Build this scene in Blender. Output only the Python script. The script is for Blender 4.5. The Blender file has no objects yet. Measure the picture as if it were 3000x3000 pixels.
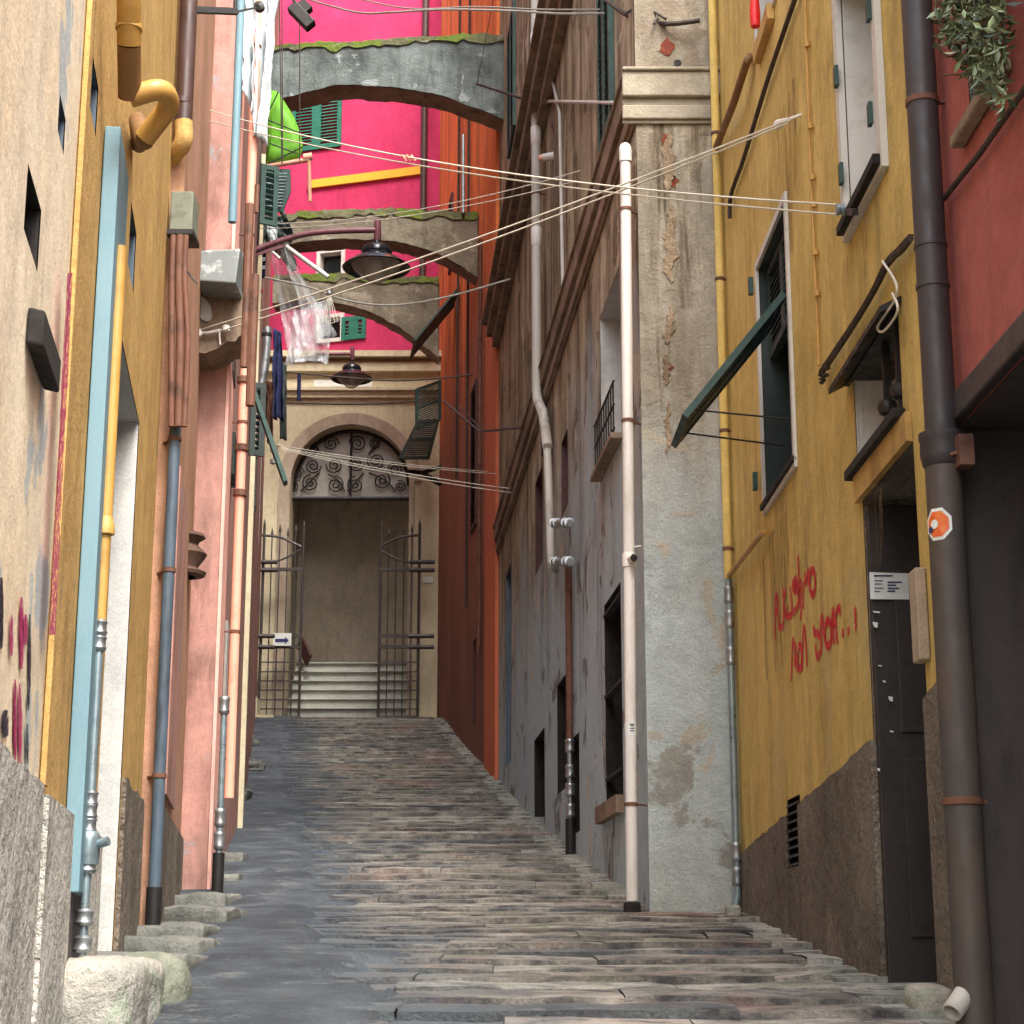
import bpy, math, random
from mathutils import Vector, Matrix, noise
random.seed(7)
SC = bpy.context.scene
R = math.radians
# ---------------------------------------------------------------- camera, sky, sun, exposure
PITCH = R(13.66); F = 5350.0
cam = bpy.data.cameras.new('camera'); camo = bpy.data.objects.new('camera', cam)
SC.collection.objects.link(camo); SC.camera = camo
cam.sensor_width = 36.0; cam.lens = 36.0 * F / 3000.0; cam.clip_start = 0.05; cam.clip_end = 500
camo.location = (0, 0, 0); camo.rotation_euler = (R(90) + PITCH, 0, 0)
w = bpy.data.worlds.new('World'); SC.world = w; w.use_nodes = True
nt = w.node_tree; bg = nt.nodes['Background']
sky = nt.nodes.new('ShaderNodeTexSky'); sky.sky_type = 'NISHITA'; sky.sun_disc = False
SUN_EL, SUN_AZ = R(52), R(160)      # azimuth measured from +y (alley axis), clockwise
sky.sun_elevation = SUN_EL; sky.sun_rotation = SUN_AZ; sky.dust_density = 6.0; sky.air_density = 1.0
hs = nt.nodes.new('ShaderNodeHueSaturation'); hs.inputs['Saturation'].default_value = 0.55
nt.links.new(sky.outputs[0], hs.inputs['Color']); nt.links.new(hs.outputs[0], bg.inputs['Color'])
bg.inputs['Strength'].default_value = 0.15
sl = bpy.data.lights.new('sun', 'SUN'); sl.energy = 1.2; sl.angle = R(20); sl.color = (1.0, 0.97, 0.91)
so = bpy.data.objects.new('sun', sl); SC.collection.objects.link(so)
sd = Vector((math.sin(SUN_AZ) * math.cos(SUN_EL), math.cos(SUN_AZ) * math.cos(SUN_EL), math.sin(SUN_EL)))
so.rotation_euler = sd.to_track_quat('Z', 'Y').to_euler(); so.location = sd * 60
SC.view_settings.view_transform = 'Standard'; SC.view_settings.look = 'None'
SC.view_settings.exposure = 1.75; SC.view_settings.gamma = 1
SC.cycles.max_bounces = 8; SC.cycles.diffuse_bounces = 5; SC.cycles.transparent_max_bounces = 12

# ---------------------------------------------------------------- geometry helpers
CP, SP = math.cos(PITCH), math.sin(PITCH)
def ray(u, v):
    X = (u - 1500) / F; Y = (1500 - v) / F
    return Vector((X, CP - Y * SP, SP + Y * CP))
def PY(u, v, y):
    r = ray(u, v); return r * (y / r.y)
class Wall:
    def __init__(s, p0, p1, side):
        s.p0 = Vector((p0[0], p0[1], 0)); s.p1 = Vector((p1[0], p1[1], 0))
        s.L = (s.p1 - s.p0).length; s.d = (s.p1 - s.p0).normalized()
        n = Vector((-s.d.y, s.d.x, 0))
        s.n = n if side > 0 else -n
    def hit(s, u, v, off=0.0):
        r = ray(u, v); o = s.p0 + s.n * off
        t = o.dot(s.n) / r.dot(s.n); q = r * t - o
        return q.dot(s.d), q.z
    def P(s, a, z, n=0.0):
        q = s.p0 + s.d * a + s.n * n; return Vector((q.x, q.y, z))
    def px(s, u, v, off=0.0):
        a, z = s.hit(u, v, off); return s.P(a, z, off)
    def sy(s, y):
        return (y - s.p0.y) / s.d.y

class MB:
    def __init__(s): s.v = []; s.f = []; s.sm = []; s.col = []
    def add(s, vs, fs, smooth=False, tone=None):
        b = len(s.v); s.v += [Vector(q) for q in vs]
        s.f += [[i + b for i in f] for f in fs]; s.sm += [smooth] * len(fs)
        s.col += [tone if tone is not None else 0.5] * len(vs)
        return s
    def quad(s, a, b, c, d): return s.add([a, b, c, d], [[0, 1, 2, 3]])
    def hexa(s, c):   # 8 corners: bottom 4, top 4
        return s.add(c, [[0, 3, 2, 1], [4, 5, 6, 7], [0, 1, 5, 4], [1, 2, 6, 5], [2, 3, 7, 6], [3, 0, 4, 7]])
    def box(s, x0, x1, y0, y1, z0, z1):
        return s.hexa([(x0, y0, z0), (x1, y0, z0), (x1, y1, z0), (x0, y1, z0), (x0, y0, z1), (x1, y0, z1), (x1, y1, z1), (x0, y1, z1)])
    def wbox(s, W, a0, a1, z0, z1, n0, n1, dz=0.0):
        P = W.P
        return s.hexa([P(a0, z0, n0), P(a1, z0, n0), P(a1, z0 + dz, n1), P(a0, z0 + dz, n1), P(a0, z1, n0), P(a1, z1, n0), P(a1, z1 + dz, n1), P(a0, z1 + dz, n1)])
    def bar(s, a, b, w, h=None, up=Vector((0, 0, 1))):
        a = Vector(a); b = Vector(b); h = h or w; d = (b - a).normalized()
        x = d.cross(up)
        if x.length < 1e-3: x = d.cross(Vector((0, 1, 0)))
        x.normalize(); y = x.cross(d); x *= w / 2; y *= h / 2
        return s.hexa([a - x - y, a + x - y, a + x + y, a - x + y, b - x - y, b + x - y, b + x + y, b - x + y])
    def tube(s, pts, r, seg=12, cap=True):
        pts = [Vector(p) for p in pts]; n = len(pts); rs = r if isinstance(r, (list, tuple)) else [r] * n
        vs = []; x = None
        for i, p in enumerate(pts):
            t = (pts[min(i + 1, n - 1)] - pts[max(i - 1, 0)]).normalized()
            if x is None:
                x = t.cross(Vector((0, 0, 1)))
                if x.length < 1e-3: x = t.cross(Vector((0, 1, 0)))
            x = (x - t * x.dot(t)).normalized(); y = t.cross(x)
            for k in range(seg):
                a = 2 * math.pi * k / seg; vs.append(p + (x * math.cos(a) + y * math.sin(a)) * rs[i])
        fs = [[i * seg + k, i * seg + (k + 1) % seg, (i + 1) * seg + (k + 1) % seg, (i + 1) * seg + k] for i in range(n - 1) for k in range(seg)]
        s.add(vs, fs, True)
        if cap:
            b = len(s.v) - n * seg
            s.f += [[b + k for k in range(seg)][::-1], [b + (n - 1) * seg + k for k in range(seg)]]; s.sm += [False, False]
        return s
    def lathe(s, base, prof, seg=24, axis=Vector((0, 0, 1)), ph=0.0):
        axis = axis.normalized(); x = axis.cross(Vector((0, 1, 0.01))).normalized(); y = axis.cross(x); base = Vector(base)
        vs = []; n = len(prof)
        for r, h in prof:
            for k in range(seg):
                a = 2 * math.pi * k / seg + ph; vs.append(base + axis * h + (x * math.cos(a) + y * math.sin(a)) * r)
        fs = [[i * seg + k, i * seg + (k + 1) % seg, (i + 1) * seg + (k + 1) % seg, (i + 1) * seg + k] for i in range(n - 1) for k in range(seg)]
        return s.add(vs, fs, True)
    def grid(s, fn, nu, nv, smooth=True, tone=None):
        vs = [fn(i / nu, j / nv) for j in range(nv + 1) for i in range(nu + 1)]
        fs = [[j * (nu + 1) + i, j * (nu + 1) + i + 1, (j + 1) * (nu + 1) + i + 1, (j + 1) * (nu + 1) + i] for j in range(nv) for i in range(nu)]
        return s.add(vs, fs, smooth, tone)
    def prism(s, pts, vec):
        pts = [Vector(p) for p in pts]; n = len(pts); vec = Vector(vec)
        return s.add(pts + [p + vec for p in pts], [list(range(n)), [n + i for i in range(n)][::-1]] + [[i, n + i, n + (i + 1) % n, (i + 1) % n] for i in range(n)])
    def facade(s, W, a0, a1, z0, z1, ops=(), off=0.0):
        A = sorted({a0, a1} | {x for o in ops for x in (o[0], o[1]) if a0 < x < a1})
        Z = sorted({z0, z1} | {x for o in ops for x in (o[2], o[3]) if z0 < x < z1})
        for i in range(len(A) - 1):
            for j in range(len(Z) - 1):
                ca = (A[i] + A[i + 1]) / 2; cz = (Z[j] + Z[j + 1]) / 2
                if any(o[0] < ca < o[1] and o[2] < cz < o[3] for o in ops): continue
                s.quad(W.P(A[i], Z[j], off), W.P(A[i + 1], Z[j], off), W.P(A[i + 1], Z[j + 1], off), W.P(A[i], Z[j + 1], off))
        return s
    def pieces(s):
        p = list(range(len(s.v)))
        def f(i):
            while p[i] != i: p[i] = p[p[i]]; i = p[i]
            return i
        for fc in s.f:
            a = f(fc[0])
            for k in fc[1:]: p[f(k)] = a
        out = {}
        for fc, sm in zip(s.f, s.sm): out.setdefault(f(fc[0]), []).append((fc, sm))
        for fs in out.values():
            ids = sorted({i for fc, _ in fs for i in fc}); mp = {i: k for k, i in enumerate(ids)}; m = MB()
            m.v = [s.v[i] for i in ids]; m.col = [s.col[i] for i in ids]; m.f = [[mp[i] for i in fc] for fc, _ in fs]; m.sm = [q for _, q in fs]
            yield m
    def each(s, name, mat, parent, **k):
        for m in s.pieces(): o = m.build(name, mat, parent, **k)
        return o
    def build(s, name, mat, parent=None, label=None, cat=None, group=None, kind=None, bevel=0, solid=0, subsurf=0):
        me = bpy.data.meshes.new(name)
        if parent is not None:
            loc = Vector(WL[parent.name])
            own = Vector((0, 0, 0))
        else:
            loc = Vector((0, 0, 0))
            xs = [q.x for q in s.v]; ys = [q.y for q in s.v]; zs = [q.z for q in s.v]
            own = Vector(((min(xs) + max(xs)) / 2, (min(ys) + max(ys)) / 2, min(zs)))
            if kind == 'structure': own = Vector((0, 0, 0))
        me.from_pydata([q - loc - own for q in s.v], [], s.f)
        me.polygons.foreach_set('use_smooth', s.sm)
        at = me.attributes.new('tone', 'FLOAT', 'POINT'); at.data.foreach_set('value', s.col)
        me.update()
        if any(s.sm): me.set_sharp_from_angle(angle=R(42))
        o = bpy.data.objects.new(name, me); SC.collection.objects.link(o); me.materials.append(mat)
        o.location = own; o.parent = parent
        WL[o.name] = tuple(loc + own)
        if bevel:
            b = o.modifiers.new('b', 'BEVEL'); b.width = bevel; b.segments = 2; b.limit_method = 'ANGLE'
        if solid:
            b = o.modifiers.new('s', 'SOLIDIFY'); b.thickness = solid; b.offset = 0
        if subsurf:
            b = o.modifiers.new('ss', 'SUBSURF'); b.levels = subsurf; b.render_levels = subsurf
        return tag(o, label, cat, group, kind)
WL = {}
def tag(o, label=None, cat=None, group=None, kind=None):
    if label: o['label'] = label
    if cat: o['category'] = cat
    if group: o['group'] = group
    if kind: o['kind'] = kind
    return o
def thing(name, label, cat, loc, group=None):
    o = bpy.data.objects.new(name, None); SC.collection.objects.link(o); o.location = loc; o.empty_display_size = 0.2
    WL[o.name] = tuple(loc); return tag(o, label, cat, group)
def vpts(a, b, n=2): return [Vector(a).lerp(Vector(b), i / (n - 1)) for i in range(n)]
def smooth_path(pts, n=8):
    pts = [Vector(p) for p in pts]; out = []
    for i in range(len(pts) - 1):
        p0 = pts[max(i - 1, 0)]; p1 = pts[i]; p2 = pts[i + 1]; p3 = pts[min(i + 2, len(pts) - 1)]
        for k in range(n):
            t = k / n
            out.append(0.5 * ((2 * p1) + (p2 - p0) * t + (2 * p0 - 5 * p1 + 4 * p2 - p3) * t * t + (3 * p1 - p0 - 3 * p2 + p3) * t ** 3))
    out.append(pts[-1]); return out
def bend(pts, r=0.08, n=5):   # polyline with rounded elbows
    pts = [Vector(p) for p in pts]; out = [pts[0]]
    for i in range(1, len(pts) - 1):
        a = (pts[i - 1] - pts[i]); b = (pts[i + 1] - pts[i]); q = min(r, a.length * .45, b.length * .45)
        A = pts[i] + a.normalized() * q; B = pts[i] + b.normalized() * q
        for k in range(n + 1):
            t = k / n; out.append(A * (1 - t) ** 2 + pts[i] * 2 * t * (1 - t) + B * t * t)
    return out + [pts[-1]]

# ---------------------------------------------------------------- materials
def hexc(h, k=1.0):
    h = h.lstrip('#'); c = [int(h[i:i + 2], 16) / 255 for i in (0, 2, 4)]
    return tuple([((x / 12.92) if x <= .04045 else ((x + .055) / 1.055) ** 2.4) * k for x in c] + [1.0])
class NG:
    def __init__(s, name):
        s.m = bpy.data.materials.new(name); s.m.use_nodes = True; s.t = s.m.node_tree; s.b = s.t.nodes['Principled BSDF']
        s.pos = s.t.nodes.new('ShaderNodeNewGeometry').outputs['Position']
    def N(s, ty, **k):
        n = s.t.nodes.new(ty)
        for a, b in k.items(): setattr(n, a, b)
        return n
    def L(s, a, b): s.t.links.new(a, b)
    def mapping(s, sc, loc=(0, 0, 0)):
        m = s.N('ShaderNodeMapping'); s.L(s.pos, m.inputs['Vector']); m.inputs['Scale'].default_value = sc; m.inputs['Location'].default_value = loc
        return m.outputs[0]
    def noise(s, scale, detail=6, rough=.55, vec=None, dist=0.0):
        n = s.N('ShaderNodeTexNoise'); s.L(vec or s.pos, n.inputs['Vector']); n.inputs['Scale'].default_value = scale
        n.inputs['Detail'].default_value = detail; n.inputs['Roughness'].default_value = rough; n.inputs['Distortion'].default_value = dist
        return n.outputs['Fac']
    def ramp(s, fac, a, b, va=0.0, vb=1.0):
        n = s.N('ShaderNodeMapRange'); n.clamp = True; s.L(fac, n.inputs[0])
        n.inputs[1].default_value = a; n.inputs[2].default_value = b; n.inputs[3].default_value = va; n.inputs[4].default_value = vb
        return n.outputs[0]
    def math(s, op, a, b=None):
        n = s.N('ShaderNodeMath', operation=op)
        for i, x in enumerate((a, b)):
            if x is None: continue
            if isinstance(x, (int, float)): n.inputs[i].default_value = x
            else: s.L(x, n.inputs[i])
        return n.outputs[0]
    def mix(s, fac, a, b, mode='MIX'):
        n = s.N('ShaderNodeMix', data_type='RGBA', blend_type=mode)
        for i, x in ((0, fac), (6, a), (7, b)):
            if isinstance(x, (tuple, int, float)): n.inputs[i].default_value = x
            else: s.L(x, n.inputs[i])
        return n.outputs[2]
    def z(s):
        n = s.N('ShaderNodeSeparateXYZ'); s.L(s.pos, n.inputs[0]); return n.outputs
    def bump(s, h, st=.4, d=.01):
        n = s.N('ShaderNodeBump'); s.L(h, n.inputs['Height']); n.inputs['Strength'].default_value = st; n.inputs['Distance'].default_value = d
        s.L(n.outputs[0], s.b.inputs['Normal'])
def plaster(name, base, alt, stain, stain_amt=.5, lay=(), rough=.92, bump=.5, fine=55, bumpd=.012, patches=None, dark2=None, vs=.22, mot=.24):
    g = NG(name); k = g.ramp(g.noise(1.3, 8, .6), .38, .66)
    c = g.mix(k, base, alt)
    st = g.noise(5.0, 7, .65, g.mapping((1, 1, vs)))
    big = g.noise(.55, 4, .5)
    m = g.math('MULTIPLY', g.ramp(st, .48, .72), g.ramp(big, .35, .62))
    c = g.mix(g.math('MULTIPLY', m, stain_amt), c, stain)
    if dark2:
        d2 = g.noise(2.2, 7, .7, g.mapping((1, 1, .1), (7, 3, 0))); c = g.mix(g.math('MULTIPLY', g.ramp(d2, .46, .62), dark2[1]), c, dark2[0])
    for (za, zb, col, amt, sc) in lay:       # weathered / limewashed zone below a ragged height line
        zz = g.math('ADD', g.z()[2], g.math('MULTIPLY', g.math('SUBTRACT', g.noise(sc, 7, .65, g.mapping((1, 1, .45))), .5), (zb - za) * 2.2 if zb > za else (za - zb) * 2.2))
        c = g.mix(g.math('MULTIPLY', g.ramp(zz, za, zb, 1.0, 0.0), amt), c, col)
    if patches:                              # peeled patches
        for (col, th, sc, amt) in patches:
            c = g.mix(g.math('MULTIPLY', g.ramp(g.noise(sc, 7, .62, None, .6), th, th + .03), amt), c, col)
    md = g.noise(9, 6, .7); c = g.mix(1.0, c, g.mix(g.ramp(md, .3, .7), (.86, .86, .87, 1), (1.13, 1.12, 1.10, 1)), 'MULTIPLY')
    f = g.noise(fine * 2.2, 3, .8)
    c = g.mix(1.0, c, g.mix(g.ramp(f, .3, .7), (1 - mot, 1 - mot, 1 - mot, 1), (1 + mot, 1 + mot, 1 + mot, 1)), 'MULTIPLY')
    g.L(c, g.b.inputs['Base Color']); g.b.inputs['Roughness'].default_value = rough
    h = g.math('ADD', g.math('ADD', g.math('MULTIPLY', g.noise(fine * .6, 5, .7), .5), g.noise(4, 6, .6)), g.math('MULTIPLY', g.noise(1.3, 4, .5), 2.2)); g.bump(h, bump, bumpd)
    g.b.inputs['Specular IOR Level'].default_value = .2
    return g.m
def paint(name, base, alt=None, rough=.5, metal=0.0, sc=9, amt=.6, th=(.5, .65), bump=.15, streak=False, bd=.004):
    g = NG(name); alt = alt or tuple([x * .6 for x in base[:3]] + [1])
    v = g.mapping((1, 1, .25)) if streak else None
    k = g.ramp(g.noise(sc, 7, .65, v), th[0], th[1])
    c = g.mix(g.math('MULTIPLY', k, amt), base, alt)
    f = g.noise(90, 2, .6)
    c = g.mix(1.0, c, g.mix(f, (.86, .86, .86, 1), (1.12, 1.12, 1.12, 1)), 'MULTIPLY')
    g.L(c, g.b.inputs['Base Color']); g.b.inputs['Metallic'].default_value = metal
    g.L(g.ramp(g.noise(sc * 1.7, 5), .3, .7, max(rough - .15, .05), min(rough + .2, 1)), g.b.inputs['Roughness'])
    g.bump(g.noise(sc * 4, 6), bump, bd)
    return g.m
H = hexc
M = {}
M['yellow'] = plaster('yellow_plaster', H('d6bb74'), H('c4a962'), H('87744a'), .8, bump=.6, bumpd=.02, dark2=(H('9a854f'), .4), patches=[(H('b9a87c'), .63, .9, .5), (H('94845c'), .66, 2.2, .5)])
M['yellow_trim'] = plaster('yellow_trim', H('d6bd74'), H('c9ac62'), H('93783f'), .4, bump=.2)
M['ochre'] = plaster('ochre_plaster', H('c6a366'), H('b6935a'), H('86693f'), .8, bump=.6, bumpd=.02, patches=[(H('a89368'), .63, 1.0, .5)])
M['peach'] = plaster('peach_plaster', H('efe3c8'), H('e4d2b2'), H('a8a08f'), .7, bump=.5,
                     patches=[(H('a9b9bf'), .56, 1.1, .8)])
M['red'] = plaster('red_plaster', H('ab625a'), H('9a544d'), H('6e473f'), .8, bump=.5)
M['pink'] = plaster('pink_plaster', H('eab9ad'), H('e2ab9d'), H('c08e82'), .35, bump=.35)
M['pink_old'] = plaster('old_pink_plaster', H('b98a80'), H('9c7a70'), H('5b453d'), .9, bump=.6, patches=[(H('8c8f92'), .6, 1.4, .8)])
M['brown_old'] = plaster('brown_plaster', H('ab8468'), H('bb8f7a'), H('5f4a3b'), .9, bump=.6)
M['orange'] = plaster('orange_plaster', H('ff9458'), H('f08852'), H('94583c'), .6, bump=.4,
                      lay=[(10.6, 13.0, H('a87462'), .9, .9), (4.6, 11.5, H('755649'), .85, .7)], vs=.1, dark2=(H('6a4636'), .6))
M['orange_clean'] = plaster('orange_corner_plaster', H('f08a50'), H('de7a48'), H('8f5a40'), .7, bump=.4, lay=[(9.5, 12.5, H('c0705a'), .7, .9)])
M['grey_wall'] = plaster('grey_plaster', H('9a8b73'), H('bcae94'), H('443729'), .95, bump=.8, bumpd=.02,
                      lay=[(3.2, 5.6, H('aec3cc'), .9, 1.0)], patches=[(H('5a4838'), .58, 1.6, .7), (H('c4bba6'), .60, 1.0, .6)], vs=.08, dark2=(H('4a3d30'), .85))
M['grey_face'] = plaster('peeling_plaster', H('aca596'), H('969082'), H('65594a'), .9, bump=1.0, bumpd=.03, dark2=(H('6b5e4c'), .6),
                      lay=[(2.3, 4.3, H('b7c4c6'), .85, .9), (.1, .9, H('a3a090'), .6, 2.)], patches=[(H('7d7060'), .58, 1.1, .6), (H('b0a692'), .60, 1.7, .7)])
M['cornice'] = plaster('cornice_stucco', H('b3aa9a'), H('8f8775'), H('3a342a'), 1.0, bump=.8, bumpd=.02)
M['cornice_dark'] = plaster('cornice_weathered', H('978573'), H('776656'), H('3f3128'), 1.0, bump=.8, bumpd=.02)
M['torn'] = plaster('torn_plaster', H('a8957c'), H('6f5d4b'), H('4a3a2e'), .9, bump=1.0, bumpd=.05, fine=30, mot=.35)
M['cream'] = plaster('cream_plaster', H('d2c8ab'), H('c8bd9f'), H('998b6c'), .6, bump=.25)
M['stone_trim'] = plaster('brown_stone_trim', H('b3a492'), H('a1917f'), H('6f6052'), .5, bump=.3)
M['magenta'] = plaster('magenta_plaster', H('c23c66'), H('b5345a'), H('96284a'), .7, bump=.3, dark2=(H('a8345a'), .5))
M['hall'] = plaster('hall_plaster', H('c4b9a8'), H('b0a592'), H('80766a'), .6, bump=.3)
M['whitewash'] = plaster('whitewash', H('c9c9c4'), H('b8b9b8'), H('8b8c8c'), .5, bump=.3)
M['roughcast'] = plaster('roughcast', H('857b70'), H('6a6157'), H('423c36'), .6, bump=1.0, fine=30, bumpd=.09, mot=.5)
M['roughcast_l'] = plaster('pale_roughcast', H('cdc9be'), H('aeada4'), H('6b6962'), .6, bump=1.0, fine=30, bumpd=.09, mot=.45)
M['arch'] = plaster('arch_stone', H('7d8886'), H('545c5a'), H('2c2a26'), 1.0, dark2=(H('3c413f'), .6), bump=1.0, bumpd=.04, patches=[(H('a5b0b0'), .60, 1.9, .6)], mot=.25)
M['arch_b'] = plaster('arch_stone_brown', H('827d6d'), H('6b6557'), H('3c342b'), .8, bump=1.0, bumpd=.04, patches=[(H('9f998a'), .58, 1.9, .5)], mot=.25)
M['moss'] = plaster('moss', H('5d6044'), H('6c6c52'), H('38382a'), .7, bump=1.0, bumpd=.05, fine=30, mot=.4, patches=[(H('61732f'), .5, 1.6, .9), (H('8a8676'), .62, 2.4, .8)])
M['stone'] = plaster('pale_stone', H('a9a59b'), H('94958f'), H('5c5d55'), .8, bump=1.0, bumpd=.05, fine=30, mot=.2, patches=[(H('8f9c88'), .58, 3., .6)])
M['moss_stone'] = plaster('green_stone', H('74806c'), H('84877a'), H('555b4b'), .7, bump=.8, bumpd=.04)
M['step_stone'] = plaster('worn_step_stone', H('666762'), H('7e7f79'), H('383936'), .8, bump=1.0, bumpd=.03, fine=30, mot=.25)
M['marble'] = plaster('step_marble', H('b9bab2'), H('a5a79f'), H('7f8078'), .6, bump=.2)
M['brick'] = plaster('exposed_brick', H('8f4632'), H('6f3a2c'), H('2c1a14'), .8, bump=1.0, bumpd=.04)
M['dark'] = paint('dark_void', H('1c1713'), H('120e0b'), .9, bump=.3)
M['door_dark'] = paint('dark_brown_door', H('2b2421'), H('1c1715'), .55, amt=.7, bump=.3, streak=True)
M['garage'] = paint('dark_shutter_paint', H('423a38'), H('322c2a'), .6, amt=.7, bump=.3, streak=True)
M['blue'] = paint('light_blue_paint', H('6d8e99'), H('58798a'), .6, amt=.7, sc=3, streak=True)
M['bluepipe'] = paint('dark_blue_pipe', H('4b5a68'), H('2f3740'), .5, amt=.8, sc=6, streak=True)
M['ypipe'] = paint('yellow_pipe_paint', H('b98f48'), H('9a7539'), .5, amt=.6, sc=6)
M['ypipe_b'] = paint('brown_and_shaded_pipe_paint', H('7c5a33'), H('5f4427'), .6, amt=.6, sc=6)  # brown pipe paint, also used as the shade coloured into the left flue
M['dpipe'] = paint('dark_grey_pipe', H('3b3638'), H('2c2628'), .5, amt=.8, sc=5, streak=True, bump=.3)
M['dpipe_low'] = paint('rusty_iron_pipe', H('443f3c'), H('5c4a3e'), .6, amt=.7, sc=5, streak=True, th=(.52, .7), bump=.5)
M['bpipe'] = paint('brown_pipe', H('46302b'), H('2c1e1b'), .45, amt=.6, sc=5)
M['wpipe'] = paint('white_pvc_pipe', H('dcd9d4'), H('b3aca0'), .4, amt=.7, sc=4, streak=True)
M['gpipe'] = paint('weathered_grey_pipe', H('b8b5ad'), H('8f877a'), .5, amt=.8, sc=4, streak=True)
M['ppipe'] = paint('pink_pipe', H('e6a890'), H('c98872'), .45, amt=.6, sc=4)
M['rust'] = paint('rust_brown_pipe', H('6a4534'), H('40291f'), .7, amt=.8, sc=6, bump=.4)
M['steel'] = paint('galvanised_steel', H('a4a9ac'), H('73777a'), .38, metal=.85, amt=.6, sc=8)
M['zinc'] = paint('zinc_pipe', H('8fa0a6'), H('6d7c82'), .35, metal=.6, amt=.7, sc=6)
M['iron'] = paint('wrought_iron', H('4b4543'), H('35302f'), .5, metal=.3, amt=.6)
M['iron_d'] = paint('black_iron', H('23201f'), H('171414'), .5, metal=.2, amt=.6)
M['teal'] = paint('teal_shutter_paint', H('1b3d39'), H('122b28'), .5, amt=.7, sc=6)
M['green'] = paint('green_shutter_paint', H('1f6a58'), H('18523f'), .5, amt=.6, sc=6)
M['shut_dark'] = paint('dark_green_shutter', H('22302c'), H('151d1b'), .55, amt=.7, sc=5)
M['dkgreen'] = paint('old_green_shutter', H('2a4a44'), H('18302c'), .55, amt=.7, sc=5)
M['frame_w'] = paint('white_frame_paint', H('c9c6bf'), H('aaa59b'), .6, amt=.6, sc=6)
M['maroon'] = paint('maroon_shutter', H('4a2523'), H('33181a'), .6, amt=.6)
M['terra'] = paint('brown_terracotta', H('5a4336'), H('443028'), .8, amt=.7, sc=8, bump=.6)
M['yellowband'] = paint('yellow_band_paint', H('e0a62c'), H('cf952a'), .7, amt=.4)
M['redspray'] = paint('red_spray_paint', H('d61f2c'), H('b01a24'), .6, amt=.5, sc=20)
M['magspray'] = paint('magenta_spray_paint', H('b8326e'), H('98356a'), .6, amt=.5, sc=5)
M['blkspray'] = paint('dark_spray_paint', H('2c2438'), H('1d1a26'), .6, amt=.5, sc=5)
M['wht'] = paint('white_print', H('dde0dc'), H('c4cac8'), .5, amt=.4)
M['ink'] = paint('blue_ink', H('2b2f63'), H('232544'), .6, amt=.4)
M['orangep'] = paint('orange_print', H('e0642a'), H('d88a3a'), .5, amt=.8, sc=30)
M['redplastic'] = paint('red_plastic', H('e01a1a'), H('c01515'), .35, amt=.4)
M['cloth_w'] = paint('white_cloth', H('ccd4d6'), H('b3bdc3'), .9, amt=.6, sc=3, bump=.3, bd=.01)
M['cloth_b'] = paint('navy_cloth', H('232a55'), H('1a1d3d'), .9, amt=.6, sc=4, bump=.3)
M['cloth_g'] = paint('green_canvas', H('63a321'), H('4f8a1c'), .7, amt=.6, sc=3, bump=.3)
M['rope'] = paint('clothesline_rope', H('cfcabb'), H('aaa392'), .8, amt=.5)
M['cable'] = paint('dark_cable', H('3a2f28'), H('2a211c'), .7, amt=.6)
M['cable_g'] = paint('grey_cable', H('8d8b82'), H('6b6860'), .6, amt=.6)
M['lamp_arm'] = paint('maroon_lamp_paint', H('6b4048'), H('532f37'), .35, amt=.5)
M['lamp_blk'] = paint('black_lamp_enamel', H('17181c'), H('22252b'), .18, amt=.5)
M['metalbox'] = paint('grey_sheet_metal', H('7f8685'), H('b3b8b8'), .45, metal=.2, amt=.9, sc=6, th=(.55, .6))
M['graybox'] = paint('mossy_metal_box', H('6f7464'), H('4c4c42'), .7, amt=.8, sc=7)
def glassy(name, col, alpha, rough=.2, trans=0):
    g = NG(name); b = g.b; b.inputs['Base Color'].default_value = col; b.inputs['Roughness'].default_value = rough
    if trans: b.inputs['Transmission Weight'].default_value = trans
    g.L(g.ramp(g.noise(2.5, 5, .6, g.mapping((1, 1, .4)), .8), .3, .75, alpha * .4, min(1, alpha * 1.9)), b.inputs['Alpha'])
    return g.m
M['plastic'] = glassy('clear_plastic_film', H('cfd3d6'), .42, .12)
M['lampglass'] = glassy('dusty_lamp_glass', H('b8b4a5'), .8, .25)
M['glass'] = paint('dark_window_glass', H('14171a'), H('1f2326'), .12, amt=.5)
M['lunette'] = paint('pale_lunette_glass', H('a9a69d'), H('857f75'), .4, amt=.7, sc=1.2, th=(.4, .6))
def leafmat():
    g = NG('oleander_leaves'); at = g.N('ShaderNodeAttribute', attribute_name='tone')
    c = g.mix(g.ramp(at.outputs['Fac'], 0, 1), H('263622'), H('8fa578')); g.L(c, g.b.inputs['Base Color'])
    g.b.inputs['Roughness'].default_value = .35; return g.m
M['leaf'] = leafmat()
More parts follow.
